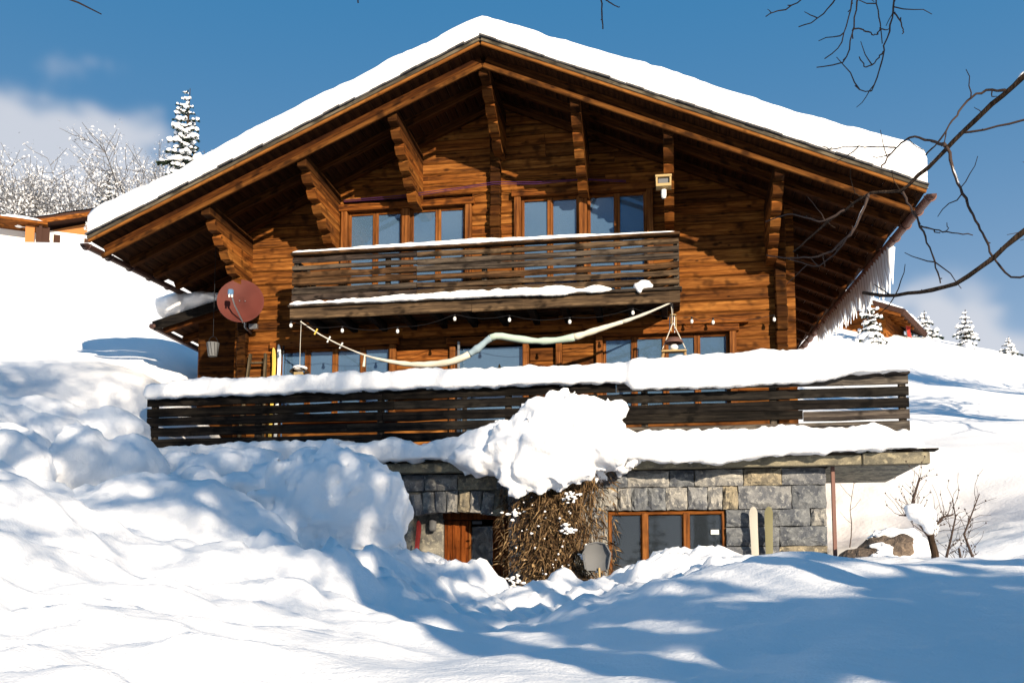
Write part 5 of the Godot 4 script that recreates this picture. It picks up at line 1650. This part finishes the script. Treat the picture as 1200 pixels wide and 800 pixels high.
func make_trees() -> void:
	# uphill, behind the neighbour
	conifer("snowy_fir", "tall slim snow-laden fir standing against the sky above the roof slope", Vector3(-30.7, 20.5, -40.4), 12.1, 2.6, 71, 0.95, "snowy trees on the hill")
	conifer("snowy_fir", "shorter snow-covered fir to one side of the tall slim fir", Vector3(-48.2, 24.5, -60.1), 12.2, 3.0, 72, 0.95, "snowy trees on the hill")
	bare_tree("frosted_tree", "pale frosted broadleaf tree between the two snowy firs", Vector3(-45.2, 24.5, -62.5), 18.0, 73, M.grey_twig, M.frost, "snowy trees on the hill", 5, 5, 1.0, 0.035)
	bare_tree("frosted_tree", "round frosted tree rising behind the neighbouring house roof", Vector3(-49.2, 23.0, -56.5), 15.0, 74, M.grey_twig, M.frost, "snowy trees on the hill", 5, 5, 1.25, 0.03, 0.2)
	bare_tree("frosted_tree", "wide frosted tree above the neighbour's low shed", Vector3(-51.2, 22.5, -53.5), 13.5, 75, M.grey_twig, M.frost, "snowy trees on the hill", 5, 5, 1.3, 0.03, 0.2)
	bare_tree("frosted_tree", "frosted tree at the very picture edge beside the shed", Vector3(-53.3, 22.5, -51.0), 13.0, 79, M.grey_twig, M.frost, "snowy trees on the hill", 5, 5, 1.3, 0.03, 0.2)
	bare_tree("frosted_bush", "snow-flecked bush in front of the neighbouring house corner", Vector3(-40.2, 24.2, -46.4), 2.8, 76, M.far_dark, M.frost, "", 4, 5, 1.2, 0.03)
	# on the far slope past the other eave
	conifer("snowy_fir", "small plump snowy fir in front of the house with the flag", Vector3(10.9, 12.9, -39.0), 3.5, 1.25, 81, 0.98, "young firs on the slope", 0.02)
	conifer("snowy_fir", "small bushy fir just past the red flag", Vector3(16.4, 15.4, -50.0), 2.8, 1.6, 82, 0.8, "young firs on the slope", 0.02)
	conifer("snowy_fir", "slender pointed young fir on the slope skyline under the cloud", Vector3(17.7, 14.0, -45.6), 3.0, 1.1, 83, 0.9, "young firs on the slope", 0.02)
	conifer("snowy_fir", "tiny fir at the end of the slope skyline", Vector3(21.1, 14.2, -48.7), 1.7, 0.9, 84, 0.7, "young firs on the slope", 0.02)
	# trees towards the sun, out of the picture: they shade the near snow and show in the window panes
	var firs := [[Vector3(6.7, -1.6, 20.9), 7.4, 2.7, "tall fir behind the viewer nearest the path"], [Vector3(8.5, -1.6, 20.3), 6.8, 2.7, "broad fir behind the viewer, second in the row"], [Vector3(9.9, -1.6, 18.9), 6.2, 2.2, "fir in the middle of the row behind the viewer"], [Vector3(11.9, -1.6, 18.4), 5.4, 1.9, "shorter fir behind the viewer, fourth in the row"], [Vector3(13.6, -1.6, 17.4), 5.4, 2.1, "last short fir of the row behind the viewer"]]
	for k in firs.size():
		conifer("shade_fir", firs[k][3], firs[k][0], firs[k][1], firs[k][2], 91 + k, 0.6, "firs behind the viewer", 0.03, 9)
	bare_tree("bare_tree", "bare broadleaf tree behind the viewer with the tallest clear trunk", Vector3(5.8, -1.6, 22.6), 15.0, 94, M.bark, M.twig, "bare trees behind the viewer", 6, 4, 1.5, 0.014, 0.45)
	bare_tree("bare_tree", "bare broadleaf tree behind the viewer towards the hillside", Vector3(2.0, -1.6, 27.2), 17.5, 95, M.bark, M.twig, "bare trees behind the viewer", 6, 4, 1.25, 0.018, 0.48)
	bare_tree("bare_tree", "bare broadleaf tree close behind the viewer on the hillside edge", Vector3(0.4, -1.5, 23.5), 14.5, 99, M.bark, M.twig, "bare trees behind the viewer", 6, 4, 1.2, 0.018, 0.42)
	bare_tree("bare_tree", "bare broadleaf tree behind the viewer next to the firs", Vector3(7.6, -1.8, 23.6), 12.5, 96, M.bark, M.twig, "bare trees behind the viewer", 6, 4, 0.9, 0.012, 0.5)
	bare_tree("bare_tree", "bare tree on the far slope outside the picture whose shadow streaks the snow", Vector3(16.8, ground(16.8, -18.5) - 0.2, -18.5), 10.0, 97, M.bark, M.twig, "bare trees on the far slope", 6, 4, 0.9, 0.02, 0.3)
	bare_tree("bare_tree", "second bare tree on the far slope outside the picture", Vector3(13.2, ground(13.2, -8.0) - 0.2, -8.0), 9.0, 98, M.bark, M.twig, "bare trees on the far slope", 6, 4, 0.9, 0.02, 0.3)

	var row := ["first", "second", "third", "fourth", "fifth", "sixth", "seventh", "eighth"]
	for k in 8:
		conifer("valley_fir", "dark fir far behind the viewer, %s along the valley row" % row[k], Vector3(-11.0 + k * 3.1 + 0.8 * sin(k * 5.0), -4.0, 46.0 + 2.0 * sin(k * 3.0)), 9.0 + 1.5 * sin(k * 2.3), 2.6, 120 + k, 0.35, "firs along the valley", 0.03, 9)

# ---------- shrubs, rock and ice to the side
func make_side() -> void:
	rng.seed = 101
	var b := thing("bare_shrub", "gnarled bare shrub with a snow cushion in its fork beyond the deck", "shrub", Vector3(2.88, 0.1, 6.14))
	var stem := Geo.new()
	stem.tube([Vector3(2.9, 0.0, 6.14), Vector3(2.88, 0.4, 6.14), Vector3(2.84, 0.6, 6.13)], [0.05, 0.042, 0.035], 8)
	part(b, "stem", stem.mesh(), M.bark)
	var arms := [[Vector3(2.85, 0.55, 6.13), Vector3(2.74, 0.72, 6.1), Vector3(2.63, 0.82, 6.1), Vector3(2.52, 0.83, 6.1)], [Vector3(2.85, 0.55, 6.13), Vector3(2.9, 0.7, 6.15), Vector3(2.98, 0.8, 6.15), Vector3(3.1, 0.83, 6.12)], [Vector3(2.9, 0.2, 6.14), Vector3(3.0, 0.35, 6.14), Vector3(3.06, 0.55, 6.12), Vector3(3.12, 0.8, 6.12), Vector3(3.1, 1.0, 6.1)], [Vector3(3.2, 0.1, 6.2), Vector3(3.26, 0.35, 6.2), Vector3(3.18, 0.6, 6.2), Vector3(3.28, 0.85, 6.2), Vector3(3.36, 1.05, 6.2)], [Vector3(3.12, 0.1, 6.2), Vector3(3.14, 0.28, 6.2), Vector3(3.12, 0.45, 6.2)], [Vector3(2.66, 0.8, 6.1), Vector3(2.68, 1.0, 6.1), Vector3(2.76, 1.25, 6.1)]]
	for s in arms:
		var g := Geo.new()
		g.tube(s, [0.022, 0.016, 0.012, 0.008, 0.005], 6)
		part(b, "branch", g.mesh(), M.twig)
	var tw := Geo.new()
	for k in 120:
		var s: Array = arms[rng.randi_range(0, arms.size() - 1)]
		var q := rng.randi_range(1, s.size() - 1)
		var p: Vector3 = (s[q - 1] as Vector3).lerp(s[q], rng.randf())
		var d := Vector3(rng.randfn(0.15, 0.8), rng.randf_range(0.1, 1.0), rng.randfn(0, 0.4)).normalized()
		var l := rng.randf_range(0.08, 0.42)
		var pts := [p]
		for w in 4:
			d = (d + Vector3(rng.randfn(0, 0.25), rng.randfn(0.08, 0.2), rng.randfn(0, 0.2))).normalized()
			pts.append(pts[-1] + d * l / 4)
			if rng.randf() < 0.3: blob(tw, pts[-1] + Vector3(0, 0.006, 0), Vector3(0.009, 0.011, 0.009), 4, 3)
		tw.tube(pts, [0.004, 0.0035, 0.003, 0.0025, 0.002], 3, false)
	part(b, "twigs", tw.mesh(), M.twig).set_meta("kind", "stuff")
	part(b, "fork_snow", lump_mesh([[2.76, 0.83, 6.1, 0.16, 0.11, 0.13], [2.85, 0.7, 6.1, 0.09, 0.12, 0.08], [2.66, 0.9, 6.1, 0.08, 0.06, 0.08]], 0.025, 0.06, 0.015, 4.0), M.snow_fine)
	var bo := thing("boulder", "brown boulder half dusted with snow beside the stone basement", "boulder", Vector3(2.75, 0.3, 3.7))
	part(bo, "rock", lump_mesh([[2.62, 0.3, 3.7, 0.42, 0.26, 0.4], [2.86, 0.48, 3.6, 0.34, 0.26, 0.3], [2.4, 0.2, 3.8, 0.28, 0.2, 0.3], [3.02, 0.42, 3.7, 0.3, 0.3, 0.3]], 0.04, 0.12, 0.06, 2.6), M.boulder)
	part(bo, "snow_dusting", lump_mesh([[2.98, 0.72, 3.55, 0.32, 0.1, 0.28], [3.2, 0.5, 3.78, 0.22, 0.2, 0.2], [2.78, 0.66, 3.62, 0.18, 0.05, 0.12], [3.0, 0.32, 3.98, 0.24, 0.14, 0.12], [2.86, 0.5, 3.93, 0.14, 0.035, 0.05], [2.66, 0.44, 4.0, 0.12, 0.025, 0.05], [2.5, 0.36, 4.0, 0.14, 0.03, 0.05], [2.72, 0.58, 3.85, 0.12, 0.03, 0.05]], 0.03, 0.05, 0.03, 5.0), M.snow_fine)
	# saplings on the slope
	for s in [[Vector3(2.95, 0.7, 0.2), 1.35, 0.01, "slim straight sapling in the snow behind the terrace post"], [Vector3(2.42, 1.0, -0.8), 1.0, 0.008, "crooked thin sapling nearest the terrace post"], [Vector3(3.75, 0.8, 1.2), 1.2, 0.006, "thin curved sapling under the terrace end"], [Vector3(4.6, 2.3, -4.0), 0.8, 0.008, "short twig sticking out of the open slope"], [Vector3(3.2, 4.7, -14.0), 1.1, 0.02, "two-stemmed twig in the snow near the house corner"]]:
		var p: Vector3 = s[0]
		p.y = ground(p.x, p.z) - 0.05
		var sp := thing("sapling", s[3], "sapling", p, "saplings on the slope")
		var g := Geo.new()
		var pts := []
		for k in 7:
			pts.append(p + Vector3(rng.randfn(0, 0.02) + 0.015 * k, s[1] * k / 6.0, rng.randfn(0, 0.02)))
		g.tube(pts, [s[2], s[2] * 0.9, s[2] * 0.8, s[2] * 0.65, s[2] * 0.5, s[2] * 0.4, s[2] * 0.3], 5)
		part(sp, "stem", g.mesh(), M.twig)
		for k in 4:
			var g2 := Geo.new()
			var d := Vector3(rng.randf_range(-1, 1), 0.7, rng.randf_range(-0.4, 0.4)).normalized()
			g2.tube([pts[2 + k % 4], pts[2 + k % 4] + d * 0.12, pts[2 + k % 4] + d * 0.26 + Vector3(0, 0.05, 0)], [s[2] * 0.4, s[2] * 0.35, s[2] * 0.25], 4)
			part(sp, "side_twig", g2.mesh(), M.twig)
	# icicles on the far eave
	var ic := thing("icicles", "curtain of white icicles hanging from the gutter of the far eave", "icicles", Vector3(3.95, 5.2, -2.0))
	for k in 70:
		var z := -0.3 - 0.093 * k
		var x := RX + eave(z) + 0.1 + 0.05 * (k % 2)
		var y := RTOP - SL * eave(z) - 0.06
		var l := (0.92 - 0.008 * k) * rng.randf_range(0.62, 1.05)
		var g := Geo.new()
		g.tube([Vector3(x, y, z), Vector3(x + rng.randfn(0, 0.01), y - l * 0.5, z), Vector3(x + rng.randfn(0, 0.012), y - l, z)], [0.07, 0.045, 0.006], 6)
		part(ic, "icicle", g.mesh(), M.ice)

func make_neighbours() -> void:
	# house up the hill: gable towards us, seen over the snow brow
	var n := thing("neighbour_house", "white and brown chalet with a long snowy roof on the hill brow", "house", Vector3(-42, 24, -50))
	var o := Transform3D(Basis(Vector3.UP, deg_to_rad(33)), Vector3(-42.6, 25.1, -50.2))
	part(n, "wall", cbox(Vector3(9.5, 3.2, 7), 0.0), M.far_white, o * at(1.4, -0.2, -3.5))
	var gb := Geo.new()
	for zz in [0.02, -7.0]:
		gb.face([Vector3(-3.3, 1.4, zz), Vector3(6.1, 1.4, zz), Vector3(6.1, 2.6, zz), Vector3(4.4, 4.25, zz)], Vector3(0, 0, 1 if zz > 0 else -1))
	part(n, "gable", gb.mesh(), M.far_orange, o)
	beam(n, "roof", o * Vector3(-5.2, 1.35, -2.9), o * Vector3(4.8, 4.55, -2.9), 8.4, 0.35, M.far_dark, 0.0, Vector3.UP)
	beam(n, "roof", o * Vector3(4.5, 4.4, -2.9), o * Vector3(9, 2.7, -2.9), 8.4, 0.35, M.far_dark, 0.0, Vector3.UP)
	beam(n, "barge_board", o * Vector3(-5.25, 1.15, 1.35), o * Vector3(4.8, 4.35, 1.35), 0.12, 0.3, M.far_brown, 0.02)
	for k in 3:
		var x := -2.0 + k * 2.1
		var w := hold(n, "window")
		part(w, "pane", cbox(Vector3(0.36, 0.55, 0.04), 0.0), M.glass, o * at(x - 0.22, 0.75, 0.03))
		part(w, "pane", cbox(Vector3(0.36, 0.55, 0.04), 0.0), M.glass, o * at(x + 0.22, 0.75, 0.03))
		part(w, "frame", cbox(Vector3(0.96, 0.66, 0.03), 0.0), M.white, o * at(x, 0.75, 0.012))
		part(w, "shutter", cbox(Vector3(0.46, 0.75, 0.05), 0.01), M.far_dark, o * at(x - 0.86, 0.75, 0.04))
	part(n, "lamp", cbox(Vector3(0.5, 0.45, 0.3), 0.05), M.white, o * at(0.2, 2.2, 0.3))
	var rs := Geo.new()
	var so := o
	for j in 7:
		for i in 21:
			var x := -5.35 + 14.4 * i / 20.0
			var z := 1.5 - 8.8 * j / 6.0
			var y := 1.55 + 0.32 * (x + 5.2) if x < 4.65 else 4.7 - 0.38 * (x - 4.65)
			var d := minf(minf(x + 5.35, 9.05 - x), minf(1.5 - z, z + 7.3))
			rs.vert(so * Vector3(x, y + 0.5 * sqrt(clampf(d / 0.4, 0, 1)) + noise.get_noise_2d(x * 9, z * 9) * 0.08, z))
	for j in 6:
		for i in 20:
			var a := j * 21 + i
			rs.quad(a, a + 1, a + 22, a + 21)
	single("roof_snow", rs.mesh(), M.far_snow, "snow on the long roof of the white and brown hill chalet", "snow")
	var shd := thing("garden_shed", "low brown shed with flat snowy roof beside the white hill chalet", "shed", Vector3(-47, 24, -46.5))
	var s := Transform3D(Basis(Vector3.UP, deg_to_rad(33)), Vector3(-46.6, 24.35, -46.5))
	for x in [-1.45, 1.45]:
		part(shd, "post", cbox(Vector3(0.2, 2.6, 0.2), 0.0), M.far_dark, s * at(x, 0.6, 0.9))
	part(shd, "rear_wall", cbox(Vector3(3.0, 2.4, 0.15), 0.0), M.far_white, s * at(0, 0.6, -0.9))
	part(shd, "orange_wall", cbox(Vector3(0.6, 2.4, 0.12), 0.0), M.far_orange, s * at(0.75, 0.6, 0.6))
	part(shd, "brown_wall", cbox(Vector3(0.9, 2.4, 0.12), 0.0), M.far_dark, s * at(1.6, 0.6, 0.7))
	part(shd, "roof", cbox(Vector3(3.6, 0.18, 2.4), 0.0), M.far_brown, s * at(0.1, 1.95, 0.1))
	single("roof_snow", lump_mesh([[0.1, 0.1, 0, 1.8, 0.3, 1.2]], 0.18, 0.1, 0.05), M.far_snow, "flat snow slab on the low brown shed", "snow", s * at(0, 2.05, 0.1))
	# house across the slope past the far eave
	var h := thing("neighbour_house", "brown chalet with dark eaves and white window frames past the icicles", "house", Vector3(11, 13.5, -44))
	var q := Transform3D(Basis(Vector3.UP, deg_to_rad(-24)), Vector3(11.0, 14.3, -44.5))
	part(h, "wall", cbox(Vector3(4.6, 3.8, 5), 0.0), M.far_brown, q * at(-0.4, 0.6, -2.5))
	beam(h, "roof", q * Vector3(-1.6, 3.9, -2.0), q * Vector3(3.2, 1.7, -2.0), 6.6, 0.3, M.far_dark, 0.0)
	beam(h, "roof", q * Vector3(-1.5, 3.9, -2.0), q * Vector3(-5.5, 2.1, -2.0), 6.6, 0.3, M.far_dark, 0.0)
	for k in 5:
		beam(h, "rafter", q * Vector3(-0.2, 3.0, 1.2 - k * 0.9), q * Vector3(3.0, 1.55, 1.2 - k * 0.9), 0.14, 0.18, M.far_brown, 0.0)
	for k in 3:
		var w := hold(h, "window")
		part(w, "frame", cbox(Vector3(0.5, 1.2, 0.06), 0.0), M.white, q * at(-2.2 + k * 0.95, 0.7, 0.02))
		part(w, "pane", cbox(Vector3(0.36, 1.0, 0.06), 0.0), M.dark, q * at(-2.2 + k * 0.95, 0.7, 0.035))
		part(w, "shutter", cbox(Vector3(0.18, 1.3, 0.06), 0.0), M.far_orange, q * at(-1.85 + k * 0.95, 0.7, 0.04))
	part(h, "balcony_board", cbox(Vector3(1.6, 0.25, 0.3), 0.0), M.far_orange, q * at(0.9, 0.6, 0.2))
	single("roof_snow", lump_mesh([[0, 0, 0, 2.9, 0.3, 3.4]], 0.2, 0.2, 0.06), M.far_snow, "snow on the roof of the brown chalet past the icicles", "snow", q * Transform3D(Basis(Vector3.BACK, -0.43), Vector3(0.8, 3.05, -2.0)))
	var fl := thing("flag", "small red flag on a pole beside the brown chalet", "flag", Vector3(14.3, 14.5, -45.4))
	tubep(fl, "pole", [Vector3(14.3, 14.4, -45.4), Vector3(14.25, 16.6, -45.4)], 0.03, M.grey_twig)
	var fg := Geo.new()
	for k in 7:
		for j in 3:
			fg.vert(Vector3(14.27 + 0.12 * j + 0.05 * sin(k * 1.3), 16.5 - 0.2 * k - 0.05 * j, -45.36 + 0.08 * sin(j * 2.0 + k)))
	for k in 6:
		for j in 2:
			var a := k * 3 + j
			fg.quad(a, a + 3, a + 4, a + 1)
	part(fl, "cloth", fg.mesh(), M.red)

func _ready() -> void:
	noise.seed = 3
	noise.noise_type = FastNoiseLite.TYPE_SIMPLEX_SMOOTH
	noise.frequency = 0.05
	noise.fractal_octaves = 3
	set_camera_sky_sun()
	make_materials()
	make_ground()
	make_chalet()
	make_neighbours()
	make_trees()
	make_near_tree()
	make_side()
	make_roof_snow()
	make_climber()
	make_props()
